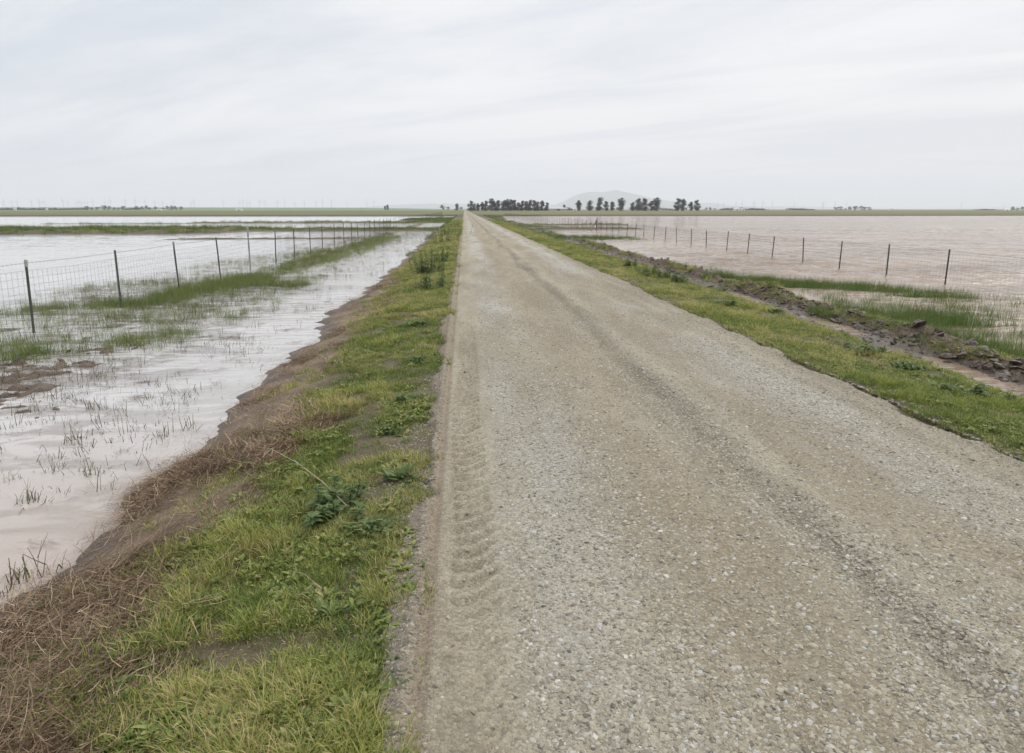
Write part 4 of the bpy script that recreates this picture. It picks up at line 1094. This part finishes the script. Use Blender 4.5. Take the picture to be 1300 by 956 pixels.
# ------------------------------------------------------------------ wind turbines
def turbine_parts():
    tw = MB(); tw.tube([(0, 0, -2), (0, 0, 62)], [2.1, 1.3], 10)
    na_ = MB(); na_.box(-1.6, 1.6, -3.0, 5.0, 61.5, 65)
    bl = MB()
    for k in range(3):
        a = 2*math.pi*k/3; c, s_ = math.cos(a), math.sin(a)
        bl.tube([(0, -3.6, 63.2), (3*s_, -3.6, 63.2+3*c), (8*s_, -3.7, 63.2+8*c), (29*s_, -4.2, 63.2+29*c)], [0.9, 0.9, 1.3, 0.35], 6)
    out = []
    for nm, m_ in (('tower', tw), ('nacelle', na_), ('rotor', bl)):
        me = bpy.data.meshes.new(nm); me.from_pydata(m_.v, [], m_.f); me.materials.append(m_steel); out.append((nm, me))
    return out
TP = turbine_parts()
def turbines(pxs, zone, D):
    for i, px in enumerate(pxs):
        Dd = D + random.uniform(-400, 400); x = AT(px, Dd)
        root = empty('wind_turbine', (x, Dd, float(terrain(x, Dd))), random.uniform(-0.5, 0.5)); s_ = random.uniform(0.85, 1.08); root.scale = (s_,)*3
        tag(root, f'pale wind turbine, {ORD[i]} from the left {zone}', 'wind turbine', 'wind turbines along the horizon')
        for nm, me in TP: 
            o = link(bpy.data.objects.new(nm, me), root)
            if nm == 'rotor':
                a = random.uniform(0, 2.09); o.location = (63.2*math.sin(-a)*-1*0, 0, 0)
turbines([6, 16, 23, 41, 51, 54, 58, 81, 87, 98, 101, 104, 108, 112, 119, 134, 141, 160, 173, 185, 197, 207, 221], 'over the left groves', 6600)
turbines([243, 247, 284, 305, 309, 314, 318, 330, 337, 353, 362, 375, 387, 402, 410, 421, 441, 466, 475], 'over the empty green field', 6800)
turbines([911, 918, 934, 942, 956, 958, 968, 980, 1008, 1043.5, 1045, 1059.5, 1074, 1220, 1274], 'on the right horizon', 7200)

# ------------------------------------------------------------------ hills
m_hill, t = mat('far_hillside')
geo = t.new('ShaderNodeNewGeometry')
nh_ = t.noise(geo.outputs['Position'], 0.002, 6, 0.6)
c = t.mix(t.remap(nh_, 0.35, 0.65), (0.045, 0.065, 0.055), (0.09, 0.105, 0.085))
p = t.new('ShaderNodeBsdfPrincipled', ins={'Base Color': c, 'Roughness': 0.9}); finish(t, p.outputs[0])
def ridge_obj(prof, D, depth, seed, scale=1.0):
    pxs = np.linspace(prof[0][0], prof[-1][0], 160); yt = np.interp(pxs, [a for a, b in prof], [b for a, b in prof])
    Hh = (266.3-yt)/867*D
    rows = 28; V = []
    for j in range(rows):
        v = j/(rows-1)*2-1
        for i, px in enumerate(pxs):
            y = D + v*depth; x = AT(px, D); e = math.cos(v*math.pi/2)**0.8
            h = Hh[i]*e*(1+0.16*float(fbm(x*0.0013+9, y*0.0013, seed, 4))*(1 if abs(v) > 0.08 else 0.3)) - 4
            V.append((x, y, h))
    nx = len(pxs); i = np.arange(rows-1)[:, None]*nx + np.arange(nx-1)[None]
    Fc = np.stack([i, i+1, i+1+nx, i+nx], -1).reshape(-1, 4)
    o = link(bpy.data.objects.new('hills', mesh_np('hills', V, Fc, m_hill, True))); tag(o, kind='structure')
ridge_obj([(690, 264), (705, 261), (718, 256), (728, 251), (738, 247), (752, 244.8), (763, 246), (776, 243), (790, 245), (805, 248.5), (820, 251.5), (838, 253.5), (850, 256.5), (865, 259.5), (885, 262), (905, 264)], 19000, 2600, 5)
ridge_obj([(660, 265), (700, 260.5), (740, 259), (800, 257), (850, 255.5), (880, 258), (900, 258.5), (925, 260.5), (960, 262), (1000, 262), (1060, 263), (1150, 265), (1260, 263.5), (1300, 261.5), (1400, 262)], 21500, 1500, 6)
ridge_obj([(430, 265), (470, 262.5), (500, 260.5), (545, 258.5), (570, 258.7), (600, 259.5), (640, 261), (690, 262), (720, 264)], 21000, 1500, 7)

# ------------------------------------------------------------------ haze
HAZE = 9.0e-5
m_haze = bpy.data.materials.new('haze'); m_haze.use_nodes = True; ht = m_haze.node_tree; ht.nodes.clear()
ho = ht.nodes.new('ShaderNodeOutputMaterial'); hv = ht.nodes.new('ShaderNodeVolumePrincipled')
hv.inputs['Color'].default_value = (0.915, 0.905, 0.97, 1); hv.inputs['Density'].default_value = HAZE; hv.inputs['Anisotropy'].default_value = 0.0
ht.links.new(hv.outputs[0], ho.inputs['Volume'])
mb = MB(); mb.box(-18600, 18600, -900, 25800, -3.0, 640)
hz = mb.build('haze', m_haze); tag(hz, 'thin pale haze over the whole plain', 'haze', None, 'stuff')
